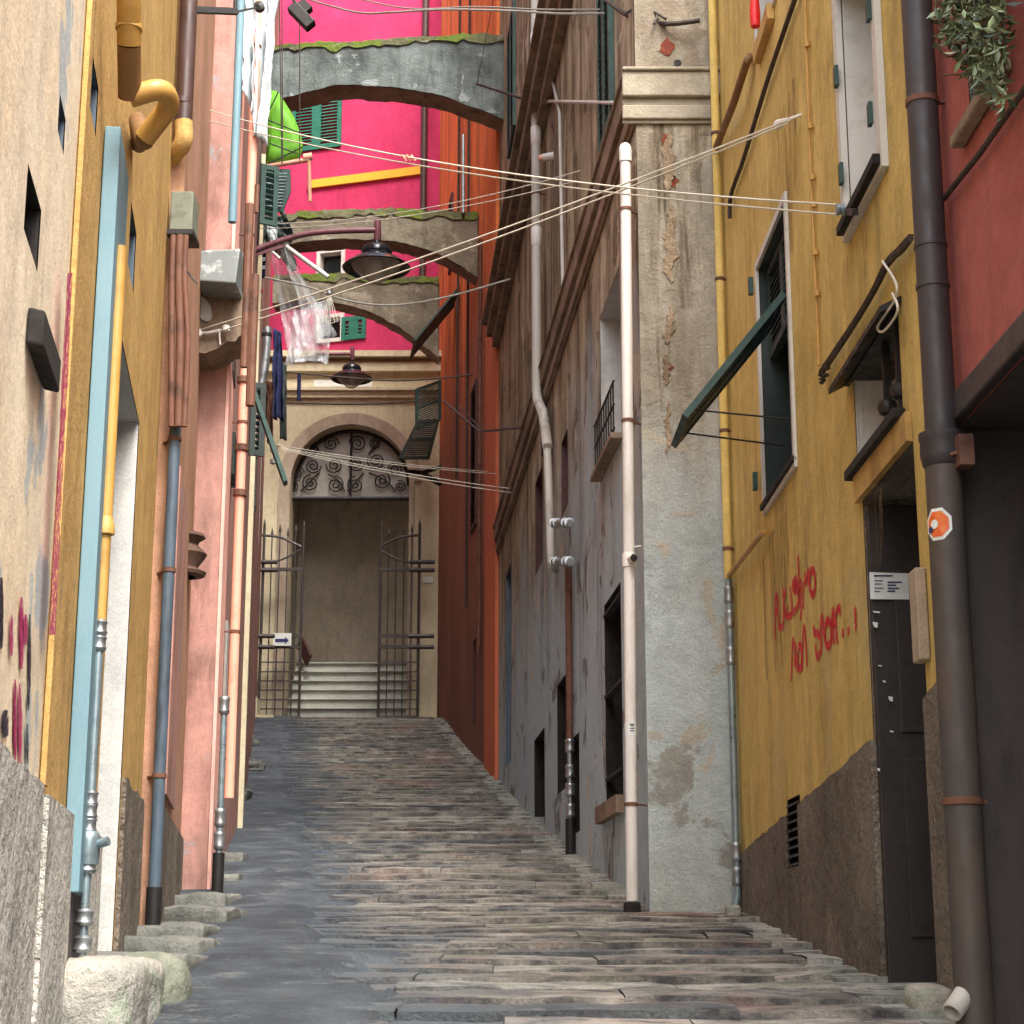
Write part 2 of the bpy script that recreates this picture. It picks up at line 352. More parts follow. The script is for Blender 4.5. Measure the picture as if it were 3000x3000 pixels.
def paving():
    g = NG('stone_paving'); at = g.N('ShaderNodeAttribute', attribute_name='tone').outputs['Fac']
    c = g.mix(g.ramp(at, 0, .5), H('565c60'), H('857f76')); c = g.mix(g.ramp(at, .5, .75), c, H('a9aca4')); c = g.mix(g.ramp(at, .75, 1.0), c, H('a5857b'))
    n = g.noise(5, 8, .65, g.mapping((.8, 1.1, 1))); c = g.mix(g.math('MULTIPLY', g.ramp(n, .44, .62), .85), c, H('36363a'))
    c = g.mix(g.math('MULTIPLY', g.ramp(g.noise(3.1, 8, .7, g.mapping((.8, 1.1, 1), (3, 1, 0))), .5, .66), .65), c, H('b5b0a6'))
    c = g.mix(g.math('MULTIPLY', g.ramp(g.noise(2.2, 6, .6, g.mapping((1, 1, 1), (4, 9, 1))), .58, .66), .45), c, H('5c6a45'))
    c = g.mix(g.math('MULTIPLY', g.ramp(g.noise(.8, 6, .6, g.mapping((1, 1, 1), (2, 5, 0))), .56, .66), .5), c, H('947469'))
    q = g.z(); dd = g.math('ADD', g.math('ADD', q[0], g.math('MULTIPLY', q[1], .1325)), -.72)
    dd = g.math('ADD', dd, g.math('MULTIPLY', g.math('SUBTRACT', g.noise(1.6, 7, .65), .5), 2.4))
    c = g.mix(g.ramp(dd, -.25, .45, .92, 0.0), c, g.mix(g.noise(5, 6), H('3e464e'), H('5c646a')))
    f = g.noise(45, 5, .8); c = g.mix(1.0, c, g.mix(g.ramp(f, .3, .7), (.62, .62, .62, 1), (1.38, 1.38, 1.38, 1)), 'MULTIPLY')
    g.L(c, g.b.inputs['Base Color']); g.b.inputs['Roughness'].default_value = .78
    g.bump(g.math('ADD', g.noise(30, 6, .7), g.noise(7, 6)), 1.0, .022); return g.m
M['paving'] = paving()
def asphalt():
    g = NG('asphalt'); c = g.mix(g.ramp(g.noise(2.0, 7, .6), .4, .65), H('3c444d'), H('565e65'))
    c = g.mix(g.math('MULTIPLY', g.ramp(g.noise(5, 6, .65), .55, .7), .6), c, H('45423e'))
    c = g.mix(g.math('MULTIPLY', g.ramp(g.noise(1.1, 7, .7), .48, .6), .7), c, H('2f353c')); c = g.mix(g.math('MULTIPLY', g.ramp(g.noise(2.4, 7, .75), .56, .64), .45), c, H('8a8d8a'))
    f = g.noise(60, 4, .8); c = g.mix(1.0, c, g.mix(g.ramp(f, .3, .7), (.6, .6, .6, 1), (1.4, 1.4, 1.4, 1)), 'MULTIPLY')
    g.L(c, g.b.inputs['Base Color']); g.b.inputs['Roughness'].default_value = .85; g.bump(g.math('ADD', g.noise(60, 5, .8), g.noise(9, 5, .6)), 1.0, .018); return g.m
M['asphalt'] = asphalt()

for k_ in ('redspray', 'magspray', 'blkspray'):
    t_ = M[k_].node_tree; n_ = t_.nodes.new('ShaderNodeTexNoise'); n_.inputs['Scale'].default_value = 38; n_.inputs['Detail'].default_value = 5; n_.inputs['Roughness'].default_value = .75
    g_ = t_.nodes.new('ShaderNodeNewGeometry'); t_.links.new(g_.outputs['Position'], n_.inputs['Vector']); m_ = t_.nodes.new('ShaderNodeMapRange')
    t_.links.new(n_.outputs['Fac'], m_.inputs[0]); m_.inputs[1].default_value = .36; m_.inputs[2].default_value = .54; m_.inputs[3].default_value = .15 if k_ != 'redspray' else .35; m_.inputs[4].default_value = 1
    t_.links.new(m_.outputs[0], t_.nodes['Principled BSDF'].inputs['Alpha'])
# ---------------------------------------------------------------- plan of the alley
RW = Wall((1.87 - .0182 * 2, 2), (1.87 - .0182 * 13.2, 13.2), 1)      # yellow and red houses
GF = Wall((.975, 13.2), (1.66, 13.2), -1)                            # end wall of the grey house, faces the camera
GS = Wall((.975, 13.2), (-.212, 29), 1)                              # its long side
OS = Wall((-.212, 29), (-1.78, 41), 1)                               # orange house
FA = Wall((-6.2, 40), (-1.5, 40), -1)                                # portal wall
MG = Wall((-6.6, 42.15), (-1.3, 40.55), -1)                           # magenta house above it
LW = Wall((-.648 - .28, 2), (-.648 - .14 * 10.6, 10.6), -1)
LB = Wall((-2.045, 10.6), (-2.54, 14.2), -1)
PF = Wall((-2.75, 14.2), (-2.33, 14.2), -1)
PS = Wall((-2.33, 14.2), (-3.05, 20.5), -1)
CS = Wall((-3.05, 20.5), (-5.75, 41), -1)
PROF = [(-8, -2.8), (0, -1.5), (4, -.72), (7.15, -.25), (10, .0), (13.2, .30), (17, .82), (21.3, 1.42), (25, 2.0), (29, 2.7), (34, 3.75), (38.4, 4.85), (40, 5.08), (60, 6.5)]
def zp(y):
    for (a, b), (c, d) in zip(PROF, PROF[1:]):
        if y <= c:
            t = (y - a) / (c - a); return b + (d - b) * t
    return PROF[-1][1]
def xl(y):
    if y < 10.6: return -.648 - .14 * y
    if y < 14.2: return -2.045 - .1375 * (y - 10.6)
    return -2.33 - .1135 * (y - 14.2) if y < 20.5 else -3.05 - .1317 * (y - 20.5)
def xr(y):
    if y < 13.2: return 1.87 - .0182 * y
    if y < 29: return .975 - .0751 * (y - 13.2)
    return -.212 - .1307 * (y - 29)

# ---------------------------------------------------------------- ground, paving, asphalt
g = MB()
g.grid(lambda a, b: Vector((-30 + 60 * a, -20 + 80 * b, zp(-20 + 80 * b) - .12 if -20 + 80 * b > -8 else -2.92)), 4, 160)
g.build('ground', M['step_stone'], kind='structure')
def fbm(x, y, s=1.0): return noise.fractal(Vector((x * s, y * s, 1.7)), 1.0, 2.0, 4)
pv = MB(); y = 1.0
rowi = 0
while y < 38.9:
    Lr = random.choice((.22, .34, .45, .55)) * random.uniform(.85, 1.15)
    if y > 22: Lr *= .9
    y1 = y + Lr; ris = min(.046, (zp(y1) - zp(y)) * random.uniform(.35, 1.1))
    x = xl(y) - .25; xe = xr(y) + .12
    ob = random.uniform(-.05, .05); cur = random.uniform(-.03, .03)
    edge = random.uniform(.30, .42)
    while x < xe:
        wd = random.uniform(.6, 2.0)
        if x < xe - edge - .15 and x + wd > xe - edge - .25: wd = xe - edge - x
        gut = x >= xe - edge - .01
        if gut: wd = xe - x + .1
        x1 = x + wd
        t = min(.72, max(0, random.gauss(.36, .17)))
        if y < 9.2 and x > -.3 and random.random() < .4: t = random.uniform(.77, .88)
        if gut: t = random.uniform(.7, .76)
        tilt = random.uniform(-.009, .009); hh = random.uniform(-.004, .004); dy = random.uniform(-.012, .012)
        nu = max(3, int(wd / .12)); nv = 4
        def fn(a, b, x=x, x1=x1, t=t, tilt=tilt, hh=hh, dy=dy):
            # b: row 0 = foot of riser, row 1.. = tread
            X = x + .003 + (x1 - x - .006) * a
            k = (b * nv - 1) / (nv - 1)
            yy = y + dy * .6 + ob * (X - x) + cur * math.sin(X * 2) + fbm(X, y, 2.2) * .03
            if b == 0: return Vector((X, yy + .012, zp(y) - .06))
            yv = yy + (Lr - .004) * k
            z = zp(y) + ris + (zp(y1) - zp(y) - ris) * k + hh + tilt * (a - .5) * 2 + fbm(X, yv, 3.) * .012
            if k < .01: z -= .008
            if a in (0, 1): z -= .003
            return Vector((X, yv, z))
        pv.grid(fn, nu, nv, True, t)
        x = x1
    y = y1; rowi += 1
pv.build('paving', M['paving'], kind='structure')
AB = [(0, .1), (5, 0), (7, -.35), (8.5, -.62), (10, -.85), (13, -1.25), (17, -1.75), (20, -2.3), (25, -2.95), (30, -3.6), (36, -4.35), (39.5, -4.9)]
def xb(y):
    for (a, b), (c, d) in zip(AB, AB[1:]):
        if y <= c: return b + (d - b) * (y - a) / (c - a)
    return AB[-1][1]
as_ = MB()
def fa(a, b):
    y = 1 + 38.3 * b ** 1.3; X = xl(y) - .3 + (xb(y) + 1.2 - xl(y) + .3) * a
    k = (xb(y) + fbm(X, y, 1.4) * .35 + fbm(X * 3, y * 3, 2) * .16 - X) / .16; k = max(-1, min(1, k)); k = .5 + .5 * k; k = k * k * (3 - 2 * k)
    return Vector((X, y, zp(y) + .056 * k - .06 * (1 - k) + fbm(X, y, .7) * .012 + fbm(X + 9, y, 5) * .005))
as_.grid(fa, 60, 420)
as_.build('asphalt', M['asphalt'], kind='structure')

# ---------------------------------------------------------------- building helpers
def opening(parent, W, a0, a1, z0, z1, depth, kind='window', reveal='frame_w', back='dark', off=0.0, backname=None):
    """reveal of an opening as a part, its closing panel as a sub-part"""
    m = MB(); P = W.P; e = .004
    m.quad(P(a1, z0, off - e), P(a1, z1, off - e), P(a1, z1, off - depth), P(a1, z0, off - depth))
    m.quad(P(a0, z0, off - e), P(a0, z1, off - e), P(a0, z1, off - depth), P(a0, z0, off - depth))
    m.quad(P(a0, z1, off - e), P(a1, z1, off - e), P(a1, z1, off - depth), P(a0, z1, off - depth))
    m.quad(P(a0, z0, off - e), P(a1, z0, off - e), P(a1, z0, off - depth), P(a0, z0, off - depth))
    o = m.build(kind, M[reveal], parent)
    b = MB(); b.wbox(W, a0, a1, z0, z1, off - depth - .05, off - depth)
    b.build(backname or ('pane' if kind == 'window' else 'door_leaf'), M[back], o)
    return o
def frame(parent, W, a0, a1, z0, z1, wd=.06, n0=0.0, n1=.025, mat='frame_w', name='frame'):
    m = MB()
    m.wbox(W, a0 - wd, a0, z0 - wd, z1 + wd, n0, n1); m.wbox(W, a1, a1 + wd, z0 - wd, z1 + wd, n0, n1)
    m.wbox(W, a0, a1, z1, z1 + wd, n0, n1); m.wbox(W, a0, a1, z0 - wd, z0, n0, n1)
    return m.build(name, M[mat], parent)
def sill(parent, W, a0, a1, z, th=.05, out=.1, mat='dark'):
    return MB().wbox(W, a0 - .05, a1 + .05, z - th, z, .002, out).build('sill', M[mat], parent, bevel=.006)
def louvre(m, W, a0, a1, z0, z1, n0, n1, fr=.05, step=.045):
    m.wbox(W, a0, a0 + fr, z0, z1, n0, n1); m.wbox(W, a1 - fr, a1, z0, z1, n0, n1)
    m.wbox(W, a0 + fr, a1 - fr, z1 - fr, z1, n0, n1); m.wbox(W, a0 + fr, a1 - fr, z0, z0 + fr, n0, n1)
    z = z0 + fr
    while z < z1 - fr - step * .6:
        m.wbox(W, a0 + fr, a1 - fr, z + step * .45, z + step * .45 + .008, n0 + .004, n1 - .004, dz=-(n1 - n0) * .9); z += step
    return m
def wallbody(parent, W, a0, a1, z0, z1, ops, mat, thick=2.6, off=0.0, name='wall'):
    m = MB().facade(W, a0, a1, z0, z1, ops, off); P = W.P
    m.quad(P(a0, z0, off), P(a0, z1, off), P(a0, z1, -thick), P(a0, z0, -thick)); m.quad(P(a1, z0, off), P(a1, z1, off), P(a1, z1, -thick), P(a1, z0, -thick))
    m.quad(P(a0, z1, off), P(a1, z1, off), P(a1, z1, -thick), P(a0, z1, -thick)); m.quad(P(a0, z0, -thick), P(a1, z0, -thick), P(a1, z1, -thick), P(a0, z1, -thick))
    return m.build(name, M[mat], parent)
def ss(W, *px): return [W.hit(u, v)[0] for u, v in px]

# ================================================================ RIGHT SIDE
# ---- red house
yr = 6.98
bR = thing('red_house', 'brick red rendered house at the right edge with a wide dark doorway', 'house', RW.P(RW.sy(4.5), zp(4.5)))
g0, gz = RW.hit(2826, 1238)          # top far corner of the doorway
g0 = RW.sy(6.88)
w1 = RW.hit(2845, 370); w2 = RW.hit(2948, 120)
opsR = [(RW.sy(4.6), g0, -2, gz), (w2[0], w1[0], w1[1], w1[1] + 1.35)]
wallbody(bR, RW, 0, RW.sy(yr), -3, 5.2, opsR, 'red')
d = opening(bR, RW, *opsR[0], .42, 'door', 'garage', 'garage')
m = MB(); m.wbox(RW, RW.sy(4.5), g0 + .03, gz, gz + .11, .002, .05); m.build('lintel', M['dpipe'], bR, bevel=.01)
m = MB(); m.wbox(RW, RW.sy(4.6), g0, zp(6.5) - .06, zp(6.5) + .04, -.4, .02); m.build('threshold', M['dark'], bR)
wn = opening(bR, RW, *opsR[1], .3, 'window', 'stone', 'glass')
m = MB(); m.wbox(RW, w2[0] - .06, w1[0] + .10, w1[1] - .05, w1[1], .003, .06); m.build('sill', M['cornice_dark'], wn, bevel=.01)
m = MB(); m.tube([RW.px(3010, 250, .03), RW.px(2870, 450, .03), RW.px(2758, 590, .03)], .012, 8); m.each('wall_cable', M['cable'], bR)
# ---- oleander in the red house's window
pl = thing('hanging_plant', 'leafy dark green plant spilling from the window of the red house', 'plant', RW.P(w2[0] + .2, w1[1], .05))
m = MB(); fol = MB()
for k in range(26):
    a = RW.px(random.uniform(2850, 2950), random.uniform(180, 330), random.uniform(-.1, .05)); b = RW.px(random.uniform(2745, 2950), random.uniform(-120, 230), random.uniform(0, .22))
    m.tube(smooth_path([a, a.lerp(b, .5) + Vector((0, 0, .05)), b], 4), .004, 5)
m.tube(smooth_path([RW.px(2860, 150, .05), RW.px(2790, 165, .1), RW.px(2755, 150, .14), RW.px(2745, 120, .15)], 5), .004, 5)
m.build('stem', M['rust'], pl)
for k in range(2400):
    t = random.random()
    u = 2950 - 215 * t ** .8 * random.random() ** .35; vmax = 330 - 260 * ((2950 - u) / 215) ** .9
    v = random.uniform(-200, vmax + 15)
    c = RW.px(u, v, random.uniform(-.12, .26) * (1 if random.random() < .8 else .4))
    dr = Vector((random.gauss(-.3, .6), random.gauss(-.1, .6), random.gauss(-.15, .6))).normalized(); sd_ = dr.cross(Vector((random.gauss(0, 1), random.gauss(0, 1), 1))).normalized()
    l = random.uniform(.03, .07); wd = l * .16; up = dr.cross(sd_) * .004
    fol.add([c, c + dr * l * .5 + sd_ * wd + up, c + dr * l, c + dr * l * .5 - sd_ * wd + up], [[0, 1, 2, 3]], False, min(1, max(0, random.gauss(.35, .3))))
for k in range(10):
    c = RW.px(random.uniform(2742, 2765), random.uniform(100, 150), .14); dr = Vector((random.gauss(-.5, .4), random.gauss(0, .4), random.gauss(0, .4))).normalized(); sd_ = dr.cross(Vector((0, 0, 1))).normalized()
    fol.add([c, c + dr * .02 + sd_ * .006, c + dr * .045, c + dr * .02 - sd_ * .006], [[0, 1, 2, 3]], False, .6)
fol.build('foliage', M['leaf'], pl)

# ---- yellow house
bY = thing('yellow_house', 'mustard yellow house on the right with red graffiti and white framed windows', 'house', RW.P(RW.sy(10), zp(10)))
s_y0 = RW.sy(yr)
dj1 = RW.hit(2527, 1468); dj0 = RW.hit(2676, 1302)
door = (dj0[0], dj1[0], -2, dj1[1])
wa1 = RW.hit(2223, 790); wa0 = RW.hit(2303, 560); wab = RW.hit(2236, 1500)[1]
winA = (wa0[0], wa1[0], wab, wa1[1])
wb1 = RW.hit(2490, 560); wb0 = RW.hit(2590, 400); wbt = RW.hit(2480, -60)[1]
winB = (wb0[0], wb1[0], RW.hit(2497, 650)[1], RW.hit(2560, -260)[1])
wc1 = RW.hit(2508, 1150); wc0 = RW.hit(2648, 1150)
winC = (RW.hit(2646, 1200)[0], RW.hit(2512, 1370)[0], RW.hit(2512, 1375)[1], RW.hit(2512, 1085)[1])
wd1 = RW.hit(2222, 120); wd0 = RW.hit(2275, 60)
winD = (wd0[0], wd1[0], RW.hit(2222, 150)[1], RW.hit(2222, 150)[1] + 1.5)
gr1 = RW.hit(2306, 2345); gr0 = RW.hit(2343, 2320); grb = RW.hit(2318, 2545)[1]
vent = (gr0[0], gr1[0], grb, gr1[1])
opsY = [door, winA, winB, winC, winD, vent]
wallbody(bY, RW, s_y0, RW.L, -1.5, 8.0, opsY, 'yellow')
dz = RW.hit(2400, 2312)[1]
m = MB().facade(RW, s_y0, RW.L - .0, -1.5, RW.hit(2560, 2172)[1], [(door[0] - .0, door[1], -3, 3), (vent[0], vent[1], grb, vent[3] + .01)], .012)
m2 = MB()                       # roughcast plinth with its top following the slope
for (a, b) in ((s_y0, door[0]), (door[1], vent[0]), (vent[1], RW.L)):
    n = 14
    za = lambda s_: (RW.hit(2560, 2172)[1] + (RW.hit(2205, 2492)[1] - RW.hit(2560, 2172)[1]) * (s_ - door[1]) / (RW.L - door[1]))
    for i in range(n):
        s0 = a + (b - a) * i / n; s1 = a + (b - a) * (i + 1) / n
        m2.hexa([RW.P(s0, -1.5, -.01), RW.P(s1, -1.5, -.01), RW.P(s1, -1.5, .02), RW.P(s0, -1.5, .02),
                 RW.P(s0, za(s0) + fbm(s0, 3, 6) * .02, -.01), RW.P(s1, za(s1) + fbm(s1, 3, 6) * .02, -.01), RW.P(s1, za(s1) + fbm(s1, 3, 6) * .02, .02), RW.P(s0, za(s0) + fbm(s0, 3, 6) * .02, .02)])
m2.wbox(RW, vent[0], vent[1], -1.5, vent[2], -.01, .02)
m2.build('plinth', M['roughcast'], bY)
dO = opening(bY, RW, *door, .32, 'door', 'roughcast', 'door_dark')
m = MB()
m.wbox(RW, door[0] + .02, door[1] - .02, 0, door[3], -.318, -.30)
m = MB(); fx = RW.P(door[1], 0, -.10)                     # door leaf standing open, faces the street mouth
yl = fx.y - .05; zt0 = -.4
m.box(fx.x - .09, fx.x + .62, yl, yl + .05, -.3, door[3] - .03)
for (za, zb) in ((.18, 1.0), (1.12, 1.9)): m.box(fx.x + .02, fx.x + .5, yl - .012, yl, za - .1, zb - .1)
lf = m.build('door_leaf', M['door_dark'], dO, bevel=.006)
yl2 = yl - .016
def onleaf(u, v): return PY(u, v, yl2)
def flat(m, pts, y, th=.003):
    m.prism([(p[0], y, p[2]) for p in pts], (0, th, 0))
a = onleaf(2547, 1676); b = onleaf(2661, 1680); c = onleaf(2664, 1756); d_ = onleaf(2550, 1755)
m = MB(); flat(m, [a, b, c, d_], yl2, .004); nb = m.build('notice', M['wht'], dO)
m = MB()
def inkbar(u0, u1, v, h=3): flat(m, [onleaf(u0, v), onleaf(u1, v), onleaf(u1, v + h), onleaf(u0, v + h)], yl2 - .004)
inkbar(2560, 2615, 1685, 4)
for v, uu in ((1704, 2642), (1713, 2625), (1722, 2634), (1730, 2622)): inkbar(2600, uu, v, 4)
for v, uu in ((1700, 2585), (1710, 2583), (1722, 2588), (1732, 2578)): inkbar(2562, uu, v, 2)
m.build('printed_text', M['ink'], nb)
m = MB()
for (u, v, du, dv) in ((2555, 1790, 24, 6), (2556, 1822, 16, 18), (2572, 1948, 12, 5), (2585, 1993, 10, 7), (2602, 2040, 14, 16), (2606, 2140, 12, 6), (2570, 2250, 8, 10)):
    flat(m, [onleaf(u, v), onleaf(u + du, v + 2), onleaf(u + du * .9, v + dv), onleaf(u + du * .3, v + dv * .8)], yl2 - .002)
m.each('paint_scraps', M['wht'], dO)
# lintel band above the door, panel beside it
m = MB(); m.wbox(RW, door[0] + .0, door[1] + .06, door[3] + .002, RW.hit(2520, 1395)[1], .002, .03); m.build('lintel', M['ochre'], bY)
p0 = RW.hit(2700, 1665); p1 = RW.hit(2728, 1665)
m = MB(); m.wbox(RW, RW.hit(2722, 1800)[0], RW.hit(2701, 1800)[0], RW.hit(2710, 1945)[1], RW.hit(2710, 1665)[1], .003, .05); m.build('entry_panel', M['stone_trim'], bY, bevel=.008)
# window A with louvre shutters
wA = opening(bY, RW, *winA, .22, 'window', 'shut_dark', 'glass')
frame(wA, RW, *winA, .05, .002, .022)
m = louvre(MB(), RW, winA[0] + .02, (winA[0] + winA[1]) / 2 - .005, winA[2] + 1.0, winA[3] - .02, -.10, -.05); m.build('shutter', M['shut_dark'], wA)
m = louvre(MB(), RW, (winA[0] + winA[1]) / 2 + .005, winA[1] - .02, winA[2] + 1.0, winA[3] - .02, -.10, -.05); m.build('shutter', M['shut_dark'], wA)
m = MB(); m.wbox(RW, (winA[0] + winA[1]) / 2 - .03, (winA[0] + winA[1]) / 2 + .03, winA[2], winA[2] + 1.0, -.14, -.08); m.wbox(RW, winA[0], winA[0] + .06, winA[2], winA[2] + 1.0, -.14, -.08); m.each('casement', M['shut_dark'], wA)
sill(wA, RW, winA[0], winA[1], winA[2] + .02, .04, .04, 'dark')
m = MB()
for (u, v) in ((2215, 838), (2228, 1410)): 
    q = RW.hit(u, v); m.wbox(RW, q[0] - .02, q[0] + .03, q[1] - .06, q[1] + .06, .02, .05)
m.each('hinge', M['dkgreen'], wA)
# tilted out lower shutter flap
tA = RW.px(2311, 872, .02); tB = RW.P(winA[1] + .02, RW.px(2311, 872, .02).z, .02)
L0 = RW.P(winA[0], winA[2] + 1.0, .0); L1 = RW.P(winA[1], winA[2] + 1.0, .0)
hz = RW.hit(2300, 885)[1]
oA = RW.P(winA[0] + .02, hz, .03); oB = RW.P(winA[1] - .02, hz, .03)
out = .62; dn = -.78
dvec = RW.n * out + Vector((0, 0, dn))
fm = MB(); ax = RW.d; nrm = ax.cross(dvec.normalized()).normalized()
Wd = (oB - oA).length * .62
def slab(mm, a0, a1, b0, b1, t0, t1):
    q = lambda a, b, t: oA + ax * (a * Wd) + dvec * b + nrm * t
    mm.hexa([q(a0, b0, t0), q(a1, b0, t0), q(a1, b1, t0), q(a0, b1, t0), q(a0, b0, t1), q(a1, b0, t1), q(a1, b1, t1), q(a0, b1, t1)])
slab(fm, 0, .07, 0, 1, -.02, .02); slab(fm, .93, 1, 0, 1, -.02, .02); slab(fm, .465, .535, 0, 1, -.02, .02)
slab(fm, .07, .93, 0, .06, -.02, .02); slab(fm, .07, .93, .94, 1, -.02, .02)
for k in range(20):
    b = .07 + .87 * k / 20; slab(fm, .07, .465, b, b + .035, -.012, .0); slab(fm, .535, .93, b, b + .035, -.012, .0)
fm.build('shutter_flap', M['teal'], wA)
m = MB(); e0 = oA + dvec * .93 + ax * .05; m.tube([e0, RW.P(winA[0] + .08, e0.z - .06, -.05)], .006, 6); e1 = oA + dvec * .62; m.tube([oA + dvec * .9 + ax * (Wd - .05), RW.P(winA[0] + Wd, e0.z - .05, -.05)], .006, 6)
m.each('stay_rod', M['iron_d'], wA)
# window B
wB = opening(bY, RW, *winB, .26, 'window', 'frame_w', 'glass')
frame(wB, RW, *winB, .075, .002, .035)
m = MB(); m.wbox(RW, winB[0] + .02, winB[1] - .02, winB[2], RW.hit(2488, 135)[1], -.24, -.20); m.build('inner_shutter', M['frame_w'], wB)
sill(wB, RW, winB[0], winB[1], winB[2], .05, .07, 'dark')
m = MB()
for (u, v) in ((2475, 225), (2490, 510), (2577, 335), (2572, 30)):
    q = RW.hit(u, v); m.wbox(RW, q[0] - .025, q[0] + .025, q[1] - .055, q[1] + .055, .036, .055)
m.each('hinge', M['dkgreen'], wB)
# window C, hood, bars
wC = opening(bY, RW, *winC, .3, 'window', 'frame_w', 'frame_w')
m = MB(); m.wbox(RW, winC[0] - .08, winC[1] + .14, winC[3], winC[3] + .03, .002, .10, dz=-.05); m.wbox(RW, winC[0] + .02, winC[1] + .10, winC[3] - .02, winC[3], -.2, .02); m.build('hood', M['iron_d'], wC)
m = MB()
for k in range(2):
    a = winC[0] + (winC[1] - winC[0]) * (.14 + .26 * k); m.wbox(RW, a, a + .035, winC[2] + .02, winC[3] - .02, -.05, -.015)
    m.lathe(RW.P(a + .017, winC[2] + .14, -.03), [(0, -.05), (.04, -.03), (.05, 0), (.04, .03), (0, .05)], 10)
m.each('window_bars', M['iron_d'], wC)
sill(wC, RW, winC[0], winC[1], winC[2], .05, .06, 'dark')
# window D at the top
wD = opening(bY, RW, *winD, .2, 'window', 'frame_w', 'dark')
m = MB(); m.wbox(RW, winD[0] - .32, winD[0], winD[2] + .02, winD[3], .003, .035); m.build('shutter', M['frame_w'], wD)
frame(wD, RW, *winD, .05, .002, .02)
m = MB(); m.wbox(RW, winD[0] + .05, winD[1] - .05, winD[2] - .13, winD[2] - .02, .003, .05); m.build('sill', M['ochre'], wD)
# ventilation grate
vO = opening(bY, RW, *vent, .12, 'vent_recess', 'dark', 'dark', backname='back_panel')
m = MB(); z = vent[2] + .03
while z < vent[3]: m.wbox(RW, vent[0], vent[1], z, z + .012, -.03, .01, dz=-.02); z += .05
m.build('grate', M['iron_d'], vO)
# graffiti strokes on the wall
def zz(p): return (2200 + p[0] / 3.865, 1550 + p[1] / 3.865)
def ell(cx, cy, rx, ry, n=14): return [(cx + rx * math.cos(2 * math.pi * k / n), cy + ry * math.sin(2 * math.pi * k / n)) for k in range(n + 1)]
ST = [[(282, 1240), (280, 1000), (285, 760), (308, 800), (310, 900), (288, 960)], [(322, 960), (325, 1105), (375, 1050), (368, 650)], [(402, 680), (378, 850), (412, 1010)],
      [(420, 860), (425, 985), (470, 930), (450, 655)], [(525, 560), (482, 610), (490, 690), (545, 720), (540, 860), (480, 950)], [(540, 300), (548, 600), (545, 890)], [(500, 590), (560, 660)], [(500, 640), (555, 700)],
      [(572, 560), (575, 800), (570, 1030)], [(600, 600), (598, 900)], [(612, 500), (628, 640)], [(628, 620), (655, 460), (662, 640)], ell(704, 600, 32, 140),
      [(463, 1710), (480, 1265), (512, 1420), (530, 1610)], [(512, 1300), (500, 1560)], ell(560, 1450, 22, 140), [(585, 1600), (600, 1140), (622, 1200), (640, 1550)],
      [(720, 1100), (722, 1170), (790, 1210), (800, 1370), (752, 1445), (738, 1310)], [(790, 1190), (812, 980), (826, 1210)], ell(880, 1180, 38, 145), [(912, 1280), (935, 910), (985, 1285)], [(930, 1080), (975, 1060)],
      [(965, 1000), (985, 905), (1015, 900), (1012, 960)], [(925, 1010), (945, 1290)], [(1045, 1135), (1050, 1215)], [(1108, 1115), (1112, 1190)], [(1185, 890), (1195, 1060)], [(1192, 1090), (1200, 1125)]]
m = MB()
for st in ST:
    pts = [RW.hit(*zz(p)) for p in st]; pts = [Vector((a, b, 0)) for a, b in pts]; pts = smooth_path(pts, 5) if len(pts) > 2 else pts
    for i in range(len(pts) - 1):
        d3 = pts[i + 1] - pts[i]
        if d3.length < 1e-4: continue
        nn = Vector((-d3.y, d3.x, 0)).normalized() * .023; e = d3.normalized() * .004
        q = [pts[i] - e + nn, pts[i + 1] + e + nn, pts[i + 1] + e - nn, pts[i] - e - nn]
        m.add([RW.P(x.x, x.y, .004 + .0002 * (i % 3)) for x in q], [[0, 1, 2, 3]])
m.each('graffiti', M['redspray'], bY)
# ceramic rust streak stains are in the plaster; wall cables of the yellow house
m = MB(); m.tube(smooth_path([RW.px(2335, -20, .03), RW.px(2250, 230, .03), RW.px(2180, 460, .03), RW.px(2142, 570, .03), RW.px(2138, 640, .03)], 6), .016, 8); m.each('wall_cable', M['cable'], bY)
m = MB(); m.tube([RW.px(2358, -20, .02), RW.px(2375, 500, .02), RW.px(2400, 1070, .02)], .009, 8)
for v in (130, 370, 520, 600, 740, 860): m.lathe(RW.px(2360 + v * .04, v, .02), [(0, -.02), (.016, -.015), (.016, .015), (0, .02)], 8)
m.build('conduit', M['ypipe'], bY)
m = MB(); pth = [(2668, 690), (2640, 725), (2600, 770), (2560, 850), (2500, 950), (2440, 1040), (2405, 1090)]
base = smooth_path([RW.px(u, v, .035) for u, v in pth], 8)
for k in range(3): m.tube([p + Vector((fbm(p.z + k, 2, 8) * .012, 0, fbm(p.z, k * 3, 8) * .02)) for p in base], .008 + .004 * k, 6)
for k in range(14):
    c = base[min(len(base) - 1, int(len(base) * .86) + k % 7)] + Vector((0, random.uniform(-.02, .02), random.uniform(-.07, .01))); m.lathe(c, [(0, -.015), (.018, 0), (0, .015)], 6)
m.build('cable_bundle', M['cable'], bY)
m = MB(); m.tube(smooth_path([RW.px(2585, 765, .05), RW.px(2625, 830, .06), RW.px(2620, 880, .06), RW.px(2572, 955, .07), RW.px(2590, 970, .07), RW.px(2630, 910, .07), RW.px(2615, 860, .06)], 8), .006, 6); m.build('rope_loop', M['rope'], bY)

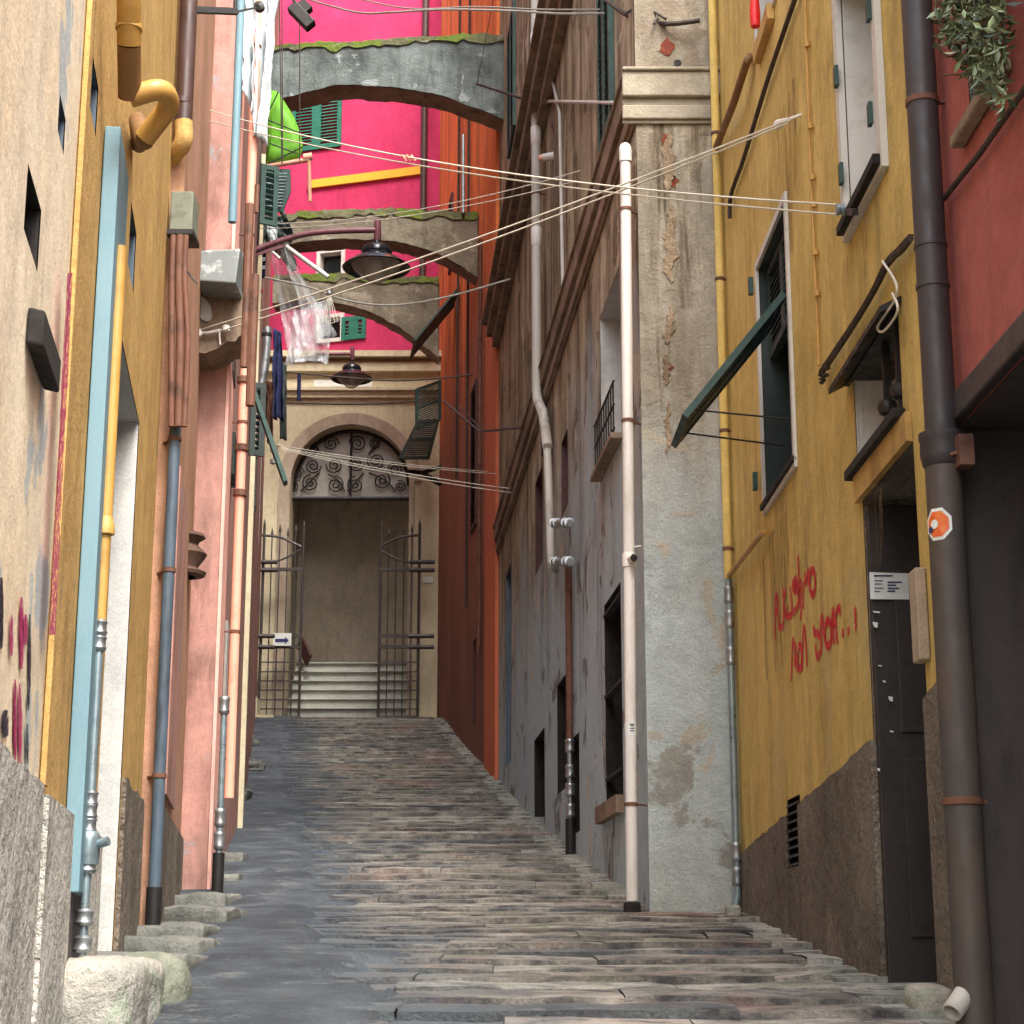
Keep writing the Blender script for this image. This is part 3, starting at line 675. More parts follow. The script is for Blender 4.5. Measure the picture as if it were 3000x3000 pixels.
# ---- big cast iron rain pipe between yellow and red
rp = thing('rain_pipe', 'thick dark grey rain pipe with a collar between yellow and red walls', 'pipe', RW.P(RW.hit(2800, 2800, .09)[0], -.3, .09))
sa = RW.hit(2757, 1255, .09)[0]; zc = RW.hit(2757, 1300, .09)[1]; zb0 = RW.hit(2830, 2955, .09)[1]
m = MB(); m.tube([RW.P(sa, zc + .02, .09), RW.P(sa, 7.9, .09)], .062, 24); m.build('upper_pipe', M['dpipe'], rp)
sb = RW.hit(2775, 1600, .09)[0]
m = MB(); m.tube([RW.P(sa, zb0 - .05, .09), RW.P(sa, zc - .03, .09)], .070, 24); m.build('lower_pipe', M['dpipe_low'], rp)
m = MB(); m.lathe(RW.P(sa, zc, .09), [(.07, -.10), (.078, -.09), (.086, -.05), (.084, .0), (.088, .01), (.088, .035), (.07, .04), (.06, .04)], 28)
m.lathe(RW.P(sa, RW.hit(2740, 830, .09)[1], .09), [(.062, -.01), (.067, -.008), (.067, .008), (.062, .01)], 24); m.lathe(RW.P(sa, RW.hit(2740, 700, .09)[1], .09), [(.062, -.01), (.066, -.008), (.066, .008), (.062, .01)], 24)
m.each('collar', M['dpipe'], rp)
m = MB(); m.wbox(RW, sa - .13, sa - .05, zc - .12, zc + .0, .003, .06); m.tube([RW.P(sa - .12, zc - .06, .03), RW.P(sa + .0, zc - .08, .165), RW.P(sa + .1, zc - .07, .05)], .008, 8); m.each('clamp', M['rust'], rp)
m = MB(); cz = RW.hit(2752, 1514, .16)[1]; c = RW.P(sa - .02, cz, .09)
def octp(r, dth, k):    # octagonal sticker wrapped on the pipe
    vs = [];
    for i in range(8):
        a = 2 * math.pi * i / 8 + R(22.5); th = R(228) + dth + r * math.cos(a) / .07
        vs.append(Vector((RW.P(sa, 0, .09).x + (.0705 + k) * math.cos(th), RW.P(sa, 0, .09).y + (.0705 + k) * math.sin(th), cz + r * math.sin(a) * 1.15)))
    return vs
def fan(mm, vs):
    c0 = sum(vs, Vector()) / len(vs); ctr = Vector((RW.P(sa, 0, .09).x, RW.P(sa, 0, .09).y, c0.z)); dd = (c0 - ctr).normalized(); c0 = ctr + dd * ((vs[0] - Vector((ctr.x, ctr.y, vs[0].z))).length)
    mm.add(vs + [c0], [[i, (i + 1) % len(vs), len(vs)] for i in range(len(vs))])
m = MB(); fan(m, octp(.058, 0, .003)); st = m.build('sticker', M['wht'], rp)
m = MB(); fan(m, octp(.046, 0, .0045)); m.build('orange_field', M['orangep'], st)
m = MB(); fan(m, octp(.016, -.15, .006)); m.build('pale_spot', M['wht'], st)
m = MB(); fan(m, [v + Vector((0, 0, -.018)) for v in octp(.012, -.42, .006)]); m.build('dark_spot', M['ink'], st)
# shoe at the bottom
m = MB(); q = RW.P(sa - .02, zb0 + .04, .14); m.tube([q + Vector((-.05, -.05, -.05)), q + Vector((0, -.01, 0)), q + Vector((.05, .05, .06))], [.034, .036, .034], 16, False); m.build('outlet_shoe', M['gpipe'], rp, solid=.006)

# ---- thin yellow pipe at the yellow corner with steel joints
gp = thing('gas_pipe', 'thin yellow gas pipe with shiny joints at the far corner of the yellow house', 'pipe', RW.P(RW.L - .1, .3, .06))
sg = RW.L - .12
zt = 7.9; zy = RW.hit(2155, 1665, .05)[1]; zj = RW.hit(2160, 1900, .05)[1]; zg = zp(13.1)
m = MB(); m.tube([RW.P(sg, zy, .05), RW.P(sg, zt, .05)], .032, 14); m.build('yellow_pipe', M['yellow_trim'], gp)
m = MB(); m.tube([RW.P(sg, zg + .08, .05), RW.P(sg, zy, .05)], .026, 14); m.build('lower_pipe', M['zinc'], gp)
m = MB()
def joints(m, base, zs, r=.036):
    for z_ in zs: m.lathe(Vector((base.x, base.y, z_)), [(r * .7, -.07), (r, -.06), (r * 1.1, -.04), (r, -.03), (r, .03), (r * 1.12, .045), (r, .06), (r * .7, .07)], 14)
B0 = RW.P(sg, 0, .05); joints(m, B0, [zy - .12, zy - .30, zj - .0, zg + .42, zg + .25], .034); m.each('joint', M['steel'], gp)
m = MB(); m.tube([RW.P(sg, zg + .12, .05), RW.P(sg, zg - .04, .09)], .03, 12); m.build('outlet', M['zinc'], gp)
m = MB(); m.tube(bend([RW.P(sg, zy + .02, .05), RW.px(2232, 1562, .05), RW.px(2250, 1562, .03)], .04), .02, 10); m.build('branch', M['ypipe'], gp)
m = MB(); m.tube(bend([RW.P(sg, RW.hit(2115, 375, .05)[1], .05), RW.px(2150, 300, .09), RW.px(2190, 175, .06), RW.px(2198, 165, .0)], .04), .028, 10); m.build('upper_branch', M['ypipe_b'], gp)

# ---- grey house
bG = thing('grey_house', 'tall weathered grey brown house with peeling plaster and stained cornices', 'house', (1.0, 13.4, zp(13.2)))
def gop(u_far, u_near, v_far_top, v_far_bot):
    a1, zt = GS.hit(u_far, v_far_top); _, zb = GS.hit(u_far, v_far_bot); vm = (v_far_top + v_far_bot) / 2
    a0 = GS.hit(u_near, vm)[0]
    return (a0, a1, zb, zt)
gW1 = gop(1757, 1820, 935, 1405); gD2 = gop(1770, 1823, 1775, 2365)
gD3 = gop(1632, 1664, 2010, 2330); gD4 = gop(1565, 1596, 2170, 2420); gD5 = gop(1482, 1498, 1690, 2250); gW6 = gop(1672, 1698, 2170, 2450)
gW7 = gop(1568, 1590, 1420, 1690); gW8 = gop(1645, 1664, 1300, 1520); gG1 = gop(1758, 1800, -250, 500); gG2 = gop(1494, 1512, 110, 470)
gV1 = gop(1481, 1500, 2275, 2340); gV2 = gop(1559, 1594, 2345, 2400)
opsG = [gW1, gD2, gD3, gD4, gD5, gW6, gW7, gW8, gG1, gG2]
wallbody(bG, GS, 0, GS.L, -1, 17.5, opsG, 'grey_wall', 4)
m = MB(); m.facade(GF, 0, GF.L, -1, 17.5); m.build('end_wall', M['grey_face'], bG)
for nm, oo, rev, back in (('window', gW1, 'whitewash', 'dark'), ('door', gD2, 'dark', 'dark'), ('door', gD3, 'dark', 'dark'), ('door', gD4, 'dark', 'dark'), ('door', gD5, 'bluepipe', 'bluepipe'), ('door', gW6, 'dark', 'dark'), ('window', gW7, 'maroon', 'maroon'), ('window', gW8, 'maroon', 'maroon')):
    wo = opening(bG, GS, *oo, .28, nm, rev, back)
    if oo is gW1:
        sill(wo, GS, oo[0], oo[1], oo[2], .05, .10, 'cornice_dark')
        m = MB()
        for k in range(9): a = oo[0] + .05 + (oo[1] - oo[0] - .1) * k / 8; m.tube([GS.P(a, oo[2], .06), GS.P(a, oo[2] + .45, .06)], .008, 6)
        for zz_ in (.05, .25, .45): m.tube([GS.P(oo[0], oo[2] + zz_, .06), GS.P(oo[1], oo[2] + zz_, .06)], .01, 6)
        m.build('railing', M['iron_d'], wo)
    if oo is gD2:
        m = MB()
        for zz_ in (.2, .9, 1.6): m.wbox(GS, oo[0], oo[1], oo[2] + zz_, oo[2] + zz_ + .03, -.05, .01)
        m.each('door_bar', M['dark'], wo); m = MB()
        m.wbox(GS, oo[0] - .05, oo[1] + .25, oo[2] - .14, oo[2], .003, .07); m.build('sill', M['cornice_dark'], wo)
for oo in (gG1, gG2):
    wo = opening(bG, GS, *oo, .15, 'window', 'frame_w', 'dark')
    m = louvre(MB(), GS, oo[0] + .02, (oo[0] + oo[1]) / 2, oo[2] + .02, oo[3] - .02, .0, .05, .07, .07); m.build('shutter', M['dkgreen'], wo)
    m = louvre(MB(), GS, (oo[0] + oo[1]) / 2 + .01, oo[1] - .02, oo[2] + .02, oo[3] - .02, .0, .05, .07, .07); m.build('shutter', M['dkgreen'], wo)
# cornices
def run_cornice(m, W, a0, a1, ztop, prof):     # prof: (z0,z1,out) steps downwards from ztop
    for z0, z1, o in prof: m.wbox(W, a0, a1, ztop + z0, ztop + z1, .003, o)
zc1 = PY(1900, 205, 13.2).z
pf = [(-.03, 0, .11), (-.24, -.03, .085), (-.30, -.24, .04), (-.42, -.30, .055), (-.45, -.42, .03)]
m = MB(); run_cornice(m, GS, -.0, GS.L, zc1 - .02, pf); m.build('side_cornice', M['cornice_dark'], bG, bevel=.01)
m = MB(); run_cornice(m, GF, -.11, GF.L, zc1 - .02, [(a, b, c - .004) for a, b, c in pf]); m.build('end_cornice', M['cornice'], bG, bevel=.012)
m = MB(); zc2 = GS.hit(1620, 175)[1]; run_cornice(m, GS, GS.sy(17.5), GS.L, zc2, [(-.05, 0, .30), (-.25, -.05, .22), (-.42, -.25, .12)]); m.build('upper_cornice', M['cornice_dark'], bG, bevel=.01)
zc3 = GS.hit(1700, 890)[1]
# exposed brick holes and torn plaster on the end wall
m = MB()
for (u, v, r) in ((1955, 140, .055), (1952, 405, .035), (1968, 530, .05), (1950, 435, .02), (1960, 1075, .03)):
    c = PY(u, v, 13.2); n = 12; pts = [(c.x + r * (1 + .4 * random.uniform(-1, 1)) * math.cos(2 * math.pi * k / n), 13.2 - .006, c.z + 1.2 * r * (1 + .4 * random.uniform(-1, 1)) * math.sin(2 * math.pi * k / n)) for k in range(n)]
    m.prism(pts, (0, .004, 0))
m.each('exposed_brick', M['brick'], bG)
for (ua, va, vb, hw) in ((1957, 395, 560, 22), (1965, 600, 830, 20), (1962, 900, 1010, 15), (1950, 1040, 1130, 12), (1958, 1180, 1330, 10)):
    pts = []; n = 26
    for sgn_ in (-1, 1):
        rng = range(n + 1) if sgn_ < 0 else range(n, -1, -1)
        for k in rng:
            t = k / n; wd_ = hw * (math.sin(math.pi * min(1, max(.02, t))) ** .5) * (.55 + .9 * abs(fbm(t * 5 + ua, va + sgn_ * 7, 1.7)))
            q = PY(ua + sgn_ * wd_ + 14 * fbm(t * 3, va, 1), va + (vb - va) * t, 13.2); pts.append((q.x, 13.2 - .012, q.z))
    MB().prism(pts, (0, .010, 0)).build('torn_plaster', M['torn'], bG)
m = MB(); c = PY(1968, 522, 13.2)
m.prism([(c.x + .028 * math.cos(a_) * (1 + .3 * math.sin(3 * a_)), 13.19, c.z + .024 * math.sin(a_)) for a_ in [2 * math.pi * k / 14 for k in range(14)]], (0, .002, 0))
c = PY(1985, 185, 13.2); m.prism([(c.x + .03 * math.cos(a_), 13.192, c.z + .028 * math.sin(a_)) for a_ in [2 * math.pi * k / 14 for k in range(14)]], (0, .002, 0)); m.each('wall_hole', M['dark'], bG)
# scar line of a former roof on the side (pale strip) and drip marks
m = MB(); a0_, z0_ = GS.hit(1700, 830); 
m.tube([GS.px(1585, 215, .03), GS.px(1620, 240, .03), GS.px(1640, 330, .03), GS.px(1650, 900, .03)], .02, 8); m.each('wall_cable', M['gpipe'], bG)
m = MB(); m.tube([GS.px(1585, 296, .04), GS.px(1815, 302, .04)], .018, 8); m.build('wall_rail', M['gpipe'], bG)

# white pvc pipe at the grey corner
wp = thing('white_pipe', 'white plastic pipe with rounded cap running up the grey corner', 'pipe', GS.P(.05, .3, .08))
ptop = PY(1847, 440, 13.15); pbot = PY(1852, 2645, 13.15); ptop = Vector((pbot.x + .035, ptop.y, ptop.z))
m = MB(); m.tube([pbot, ptop - Vector((0, 0, .02))], .042, 20); m.build('pipe_body', M['wpipe'], wp)
m = MB(); m.lathe(ptop, [(.047, -.10), (.05, -.1), (.05, -.01), (.047, .02), (.036, .045), (.018, .058), (.001, .062)], 20); m.build('cap', M['wpipe'], wp)
kz = PY(1850, 1640, 13.15).z; kk = pbot.lerp(ptop, (kz - pbot.z) / (ptop.z - pbot.z))
m = MB(); m.tube([kk + Vector((.0, 0, .0)), kk + Vector((.03, -.11, -.01))], .03, 14, False); m.tube([kk + Vector((-.0, 0, .09)), kk + Vector((.09, -.02, .10))], .006, 6); m.lathe(kk, [(.045, -.06), (.05, -.055), (.05, .04), (.045, .05)], 20); m.build('tee_joint', M['wpipe'], wp)
m = MB(); m.tube([kk + Vector((.029, -.100, -.01)), kk + Vector((.0305, -.112, -.0103))], .024, 14); m.build('tee_opening', M['dark'], wp)
lz = PY(1850, 2135, 13.1).z; lk = pbot.lerp(ptop, (lz - pbot.z) / (ptop.z - pbot.z))
m = MB(); m.lathe(lk, [(.0435, -.05), (.0435, .05)], 20); lb = m.build('pipe_label', M['wht'], wp)
m = MB()
for dz_, w_ in ((.03, 50), (.018, 30), (.0, 42), (-.018, 36)):
    n = 6; vs = []
    for k in range(n + 1):
        a_ = R(-90 - w_ / 2 + w_ * k / n + 12); vs += [lk + Vector((.0442 * math.cos(a_), .0442 * math.sin(a_), dz_)), lk + Vector((.0442 * math.cos(a_), .0442 * math.sin(a_), dz_ + .008))]
    m.add(vs, [[2 * k, 2 * k + 2, 2 * k + 3, 2 * k + 1] for k in range(n)])
m.build('label_print', M['ink'], lb)
m = MB(); m.lathe(pbot - Vector((0, 0, .02)), [(.06, -.12), (.06, .02), (.043, .03)], 16); m.build('ground_socket', M['dark'], wp)

# grey rain pipe farther along the grey side
gq = thing('grey_rain_pipe', 'pale grey rain pipe with elbows halfway along the grey wall', 'pipe', GS.P(GS.hit(1610, 1660, .1)[0], 4.5, .1))
a_, _ = GS.hit(1571, 600, .12); zt_ = 17.3
zz1 = GS.hit(1575, 1160, .12)[1]
m = MB(); m.tube(bend([GS.P(a_, zt_, .12), GS.P(a_, zz1, .12), GS.px(1592, 1215, .10), GS.px(1604, 1310, .10)], .15), .058, 16); m.build('upper_pipe', M['gpipe'], gq)
m = MB(); m.tube(bend([GS.px(1592, 1200, .10), GS.px(1604, 1330, .10), GS.px(1615, 1660, .10), GS.px(1628, 1668, .0)], .1), .045, 14); m.build('lower_pipe', M['gpipe'], gq)
m = MB(); m.lathe(GS.px(1602, 1312, .10), [(.05, -.1), (.06, -.09), (.062, .06), (.05, .07)], 16); m.build('dark_joint', M['dark'], gq)
m = MB()
for z_ in (GS.hit(1570, 120, .12)[1], GS.hit(1570, 700, .12)[1], GS.hit(1570, 400, .12)[1]): m.lathe(GS.P(a_, z_, .12), [(.058, -.12), (.066, -.11), (.066, .11), (.058, .12)], 16)
m.each('sleeve', M['wpipe'], gq)
m = MB()
for v_ in (1532, 1645):
    m.tube([GS.px(1617, v_, .12), GS.px(1672, v_ + 2, .12)], .035, 12); 
    for u_ in (1622, 1632, 1657, 1668): m.lathe(GS.px(u_, v_, .12), [(.03, -.02), (.05, -.018), (.05, .018), (.03, .02)], 12, GS.d)
m.each('clamp', M['steel'], gq)

# rusty pipe with black shoe
rq = thing('rusty_pipe', 'rusty brown pipe ending in a silver joint and black shoe on the grey wall', 'pipe', GS.P(GS.hit(1660, 2500, .05)[0], zp(18), .05))
aq = GS.hit(1668, 2000, .05)[0]; zq0 = zp(GS.P(aq, 0).y)
m = MB(); m.tube([GS.P(aq, zq0 + 1.1, .05), GS.P(aq, GS.hit(1660, 1660, .05)[1], .05)], .035, 12); m.build('rusty_tube', M['rust'], rq)
m = MB(); joints(m, GS.P(aq, 0, .05), [zq0 + .42, zq0 + .62, zq0 + .8, zq0 + 1.05], .045); m.tube([GS.P(aq, zq0 + .3, .05), GS.P(aq, zq0 + 1.12, .05)], .028, 12); m.each('joint', M['steel'], rq)
m = MB(); m.tube([GS.P(aq, zq0 - .05, .05), GS.P(aq, zq0 + .34, .05)], .05, 12); m.each('black_shoe', M['iron_d'], rq)

# small wall fittings on the grey side
o = thing('white_insulator', 'white ceramic fitting beside the grey rain pipe on the grey house', 'wall fitting', GS.px(1590, 460, .05))
m = MB(); q = GS.px(1590, 462, .12); m.tube([q, q + Vector((.13, -.02, .015))], [.045, .05], 14); m.build('fitting_body', M['wpipe'], o); m = MB(); m.tube([q - Vector((.05, 0, .0)), q], [.03, .04], 12); m.build('fitting_base', M['ppipe'], o)

# ---- orange house
bO = thing('orange_house', 'orange rendered house with dark water stains beyond the grey house', 'house', OS.P(4, zp(33)))
def oop(u0, u1, vt, vb):
    a1, zt = OS.hit(u0, vt); zb = OS.hit(u0, vb)[1]; a0 = OS.hit(u1, (vt + vb) / 2)[0]; return (a0, a1, zb, zt)
oA1 = oop(1320, 1328, 600, 800); oD = oop(1386, 1394, 1880, 2130); oW = oop(1386, 1400, 1150, 1560); oW2 = oop(1318, 1326, 1700, 1900); oW3 = oop(1345, 1358, 2040, 2160)
oops_ = [oD, oW, oA1]
wallbody(bO, OS, 0, OS.L, 1, 24, oops_, 'orange', 3)
m = MB(); m.wbox(OS, .0, 1.5, 1, 24, .003, .06); m.build('corner_pilaster', M['orange_clean'], bO)
for oo in oops_[1:]:
    wo = opening(bO, OS, *oo, .2, 'window', 'maroon', 'dark')
    m = louvre(MB(), OS, oo[0], oo[1], oo[2], oo[3], .0, .05, .07, .09); m.build('shutter', M['maroon'], wo)
dd_ = opening(bO, OS, *oD, .2, 'door', 'maroon', 'dark')
# open shutters swung out
def swung(parent, W, u, v, wd, h, ang, mat, name='shutter'):
    """louvre leaf hinged on the wall at a pixel, swung into the alley"""
    p = W.px(u, v, .02); dv = (-W.d * math.cos(ang) + W.n * math.sin(ang)); W2 = Wall((p.x, p.y), (p.x + dv.x, p.y + dv.y), 1)
    return louvre(MB(), W2, 0, wd, p.z - h, p.z, -.02, .02, .06, .07).build(name, M[mat], parent)
def flap(parent, W, u, v, wd, h, out, mat, name='shutter_flap'):
    """top hinged shutter leaf propped outwards"""
    a, z = W.hit(u, v, .03); dvec = W.n * out + Vector((0, 0, -math.sqrt(h * h - out * out))); nr = W.d.cross(dvec.normalized())
    m = MB(); q = lambda s_, b, t: W.P(a + s_, z, .03) + dvec * b + nr * t
    def bx(s0, s1, b0, b1, t0=-.02, t1=.02): m.hexa([q(s0, b0, t0), q(s1, b0, t0), q(s1, b1, t0), q(s0, b1, t0), q(s0, b0, t1), q(s1, b0, t1), q(s1, b1, t1), q(s0, b1, t1)])
    bx(0, .06, 0, 1); bx(wd - .06, wd, 0, 1); bx(.06, wd - .06, 0, .06); bx(.06, wd - .06, .94, 1); bx(.06, wd - .06, .48, .52)
    for k in range(22): b = .07 + .85 * k / 22; bx(.06, wd - .06, b, b + .025, -.012, .006)
    return m.build(name, M[mat], parent)
def leaf_quad(pxs, y, slats=16):
    A, B, C_, D = [PY(u, v, y + dy) for u, v, dy in pxs]; m = MB(); nrm = (B - A).cross(D - A).normalized() * .02
    q = lambda a, b, t=0: A.lerp(B, a).lerp(D.lerp(C_, a), b) + nrm * t
    def bx(a0, a1, b0, b1, t0=-1, t1=1): m.hexa([q(a0, b0, t0), q(a1, b0, t0), q(a1, b1, t0), q(a0, b1, t0), q(a0, b0, t1), q(a1, b0, t1), q(a1, b1, t1), q(a0, b1, t1)])
    bx(0, .1, 0, 1); bx(.9, 1, 0, 1); bx(.1, .9, 0, .07); bx(.1, .9, .93, 1); bx(.1, .9, .47, .53)
    for k in range(slats): b = .08 + .84 * k / slats; bx(.1, .9, b, b + .55 / slats, -.5, .3)
    return m
leaf_quad([(1216, 1140, -.3), (1292, 1112, 0), (1292, 1232, 0), (1218, 1262, -.3)], 38.5).build('shutter', M['dkgreen'], bO)
leaf_quad([(1222, 1232, -.3), (1288, 1228, 0), (1258, 1345, -.4), (1166, 1345, -.9)], 38.3).build('shutter', M['shut_dark'], bO)
for a_b in (((1195, 1382), (1235, 1386)), ((1235, 1386), (1290, 1368)), ((1235, 1386), (1290, 1418))): MB().bar(PY(*a_b[0], 38), PY(*a_b[1], 38.4), .09, .09).build('shutter_arm', M['iron_d'], bO)
flap(bO, OS, 1345, 840, 1.2, 1.5, .9, 'teal')
m = MB(); m.tube([OS.P(2.0, 5, .1), OS.P(2.0, 12.6, .1)], .04, 10); m.build('down_pipe', M['rust'], bO)
m = MB(); m.tube([OS.px(1357, 395, .3), OS.px(1357, 625, .3)], .035, 10); m.build('vent_pipe', M['zinc'], bO)
m = MB(); m.tube([OS.P(4.5, 6.3, .06), OS.P(4.5, 21, .06)], .025, 8); m.tube([OS.P(6.5, 9.3, .06), OS.P(6.5, 21, .06)], .025, 8); m.each('wall_cable', M['cable'], bO)

# ================================================================ END OF THE ALLEY
bP = thing('portal_house', 'cream church portal wall with arched doorway at the top of the alley', 'building', (-3.4, 40, zp(40)))
def fx_(u, v): q = PY(u, v, 40); return q.x, q.z
xL_, _ = fx_(838, 1900); xR_, _ = fx_(1193, 1900); xc = (xL_ + xR_) / 2; ri = (xR_ - xL_) / 2
zcen = fx_(1018, 1245)[1] - ri; zb = zp(40) ; ztop = fx_(1000, 1052)[1]
m = MB(); n = 24; y0, y1 = 40.0, 40.55
pts = [(xc + ri * math.cos(math.pi * k / n), zcen + ri * math.sin(math.pi * k / n)) for k in range(n + 1)]    # right to left
for i in range(n):
    (xa, za), (xb_, zb_) = pts[i], pts[i + 1]
    m.quad((xa, y0, za), (xb_, y0, zb_), (xb_, y0, ztop), (xa, y0, ztop)); m.quad((xa, y0, za), (xb_, y0, zb_), (xb_, y1, zb_), (xa, y1, za))
m.quad((-6.3, y0, zb - 1), (xL_, y0, zb - 1), (xL_, y0, ztop), (-6.3, y0, ztop)); m.quad((xR_, y0, zb - 1), (-1.4, y0, zb - 1), (-1.4, y0, ztop), (xR_, y0, ztop))
for x_ in (xL_, xR_): m.quad((x_, y0, zb - 1), (x_, y1, zb - 1), (x_, y1, zcen), (x_, y0, zcen))
m.build('wall', M['cream'], bP)
# stone surround
m = MB(); ro = ri * 1.2; ya, yb = 39.93, 39.998
for i in range(n):
    a0 = math.pi * i / n; a1 = math.pi * (i + 1) / n
    c = lambda r, a, y: Vector((xc + r * math.cos(a), y, zcen + r * math.sin(a)))
    m.hexa([c(ri, a0, ya), c(ri, a1, ya), c(ri, a1, yb), c(ri, a0, yb), c(ro, a0, ya), c(ro, a1, ya), c(ro, a1, yb), c(ro, a0, yb)])
m.box(xc - ro, xc - ri, ya, yb, zb - .05, zcen); m.box(xc + ri, xc + ri + .12, ya, yb, zb - .05, zcen)
for k, (o0, o1) in enumerate(((.02, .10), (.16, .22))): m.box(xc - ri - o1, xc - ri - o0, ya - .04, ya, zb + .4, zcen)
m.build('door_surround', M['stone_trim'], bP)
# cornice bands and plaques
m = MB()
zz_ = lambda v: fx_(1000, v)[1]
m.box(-6.3, -1.5, 39.72, 39.997, ztop - .02, ztop + .12); m.box(-6.3, -1.5, 39.85, 39.997, zz_(1092), zz_(1066)); m.box(-6.3, -1.5, 39.80, 39.997, zz_(1150), zz_(1140)); m.box(-6.3, -1.5, 39.88, 39.997, zz_(1168), zz_(1150))
m.build('cornice', M['cream'], bP)
m = MB(); a = fx_(920, 1115); b = fx_(1090, 1135); m.box(a[0], b[0], 39.97, 39.998, b[1], a[1]); m.build('plaque', M['wht'], bP)
m = MB(); a = fx_(1240, 1690); b = fx_(1268, 1708); m.box(a[0], b[0], 39.97, 39.998, b[1], a[1]); m.build('wall_tile', M['wht'], bP)
# hall behind
m = MB(); hb = 44.2; m.quad((xL_ - .3, hb, zb - .5), (xR_ + .3, hb, zb - .5), (xR_ + .3, hb, ztop), (xL_ - .3, hb, ztop))
m.quad((xL_ - .3, y1, zb - .5), (xL_ - .3, hb, zb - .5), (xL_ - .3, hb, ztop), (xL_ - .3, y1, ztop)); m.quad((xR_ + .3, y1, zb - .5), (xR_ + .3, hb, zb - .5), (xR_ + .3, hb, ztop), (xR_ + .3, y1, ztop))
m.quad((xL_ - .3, y1, ztop - .1), (xR_ + .3, y1, ztop - .1), (xR_ + .3, hb, ztop - .1), (xL_ - .3, hb, ztop - .1)); m.build('hall', M['hall'], bP)
m = MB()
for k in range(6):
    z0 = zb + .245 * k; yy = 40.25 + .27 * k
    m.box(xL_ + .03, xR_ - .03, yy, hb, z0 - (.3 if k == 0 else 0), z0 + .205); m.box(xL_ + .03, xR_ - .03, yy - .07, hb, z0 + .213, z0 + .243)
m.build('stair', M['marble'], bP, bevel=.008)
q0 = PY(890, 1885, 41.4); m = MB(); m.bar(PY(880, 1880, 41.4), PY(905, 1935, 41.0), .06, .3); m.build('handrail', M['maroon'], bP)
# lunette
zsp = fx_(1000, 1450)[1]
lu = MB(); pts2 = [(xc + ri * math.cos(math.pi * k / n), 40.42, zcen + ri * math.sin(math.pi * k / n)) for k in range(n + 1)]
lu.add([(xR_, 40.42, zsp)] + pts2 + [(xL_, 40.42, zsp)], [list(range(n + 3))]); lun = lu.build('lunette', M['lunette'], bP)
m = MB(); yy = 40.34
def spiral(cx, cz, r, turns, a0, sgn, m=m):
    P_ = [];
    for k in range(int(turns * 16) + 1):
        a = a0 + sgn * 2 * math.pi * k / 16; rr = r * (1 - .86 * k / (turns * 16)); P_.append(Vector((cx + rr * math.cos(a), yy, cz + rr * math.sin(a))))
    m.tube(P_, .016, 6)
m.tube([Vector((xL_, yy, zsp)), Vector((xR_, yy, zsp))], .05, 8); m.tube([Vector((xc - .02, yy, zsp)), Vector((xc - .02, yy, zcen + ri))], .025, 8)
m.tube([Vector((xc + (ri - .05) * math.cos(math.pi * k / n), yy, zcen + (ri - .05) * math.sin(math.pi * k / n))) for k in range(n + 1)], .035, 6)
for (u, v, r, s_, a0) in ((910, 1415, 26, 1, 1.6), (982, 1420, 26, -1, 1.6), (1042, 1420, 26, 1, 1.6), (1118, 1408, 28, -1, 1.6), (917, 1365, 24, -1, 0), (980, 1363, 25, 1, 3), (1042, 1358, 25, -1, 0), (1102, 1350, 27, 1, 3), (970, 1300, 24, 1, 0), (1048, 1300, 26, -1, 3), (870, 1385, 22, 1, 0), (1158, 1375, 22, -1, 3), (1100, 1300, 18, 1, 1), (912, 1318, 18, -1, 1), (860, 1425, 18, 1, 2), (1172, 1425, 18, -1, 2)):
    q = PY(u, v, yy); spiral(q.x, q.z, r * .0077, 2.0, a0, s_)
for (u0, v0, u1, v1) in ((880, 1440, 935, 1385), (1010, 1440, 960, 1390), (1018, 1440, 1065, 1385), (1080, 1385, 1160, 1440), (1080, 1330, 1130, 1270), (940, 1330, 890, 1290)):
    a = PY(u0, v0, yy); b = PY(u1, v1, yy); m.tube(smooth_path([a, a.lerp(b, .5) + Vector((.05, 0, .06)), b], 5), .018, 6)
m.build('scroll_grille', M['iron_d'], lun)
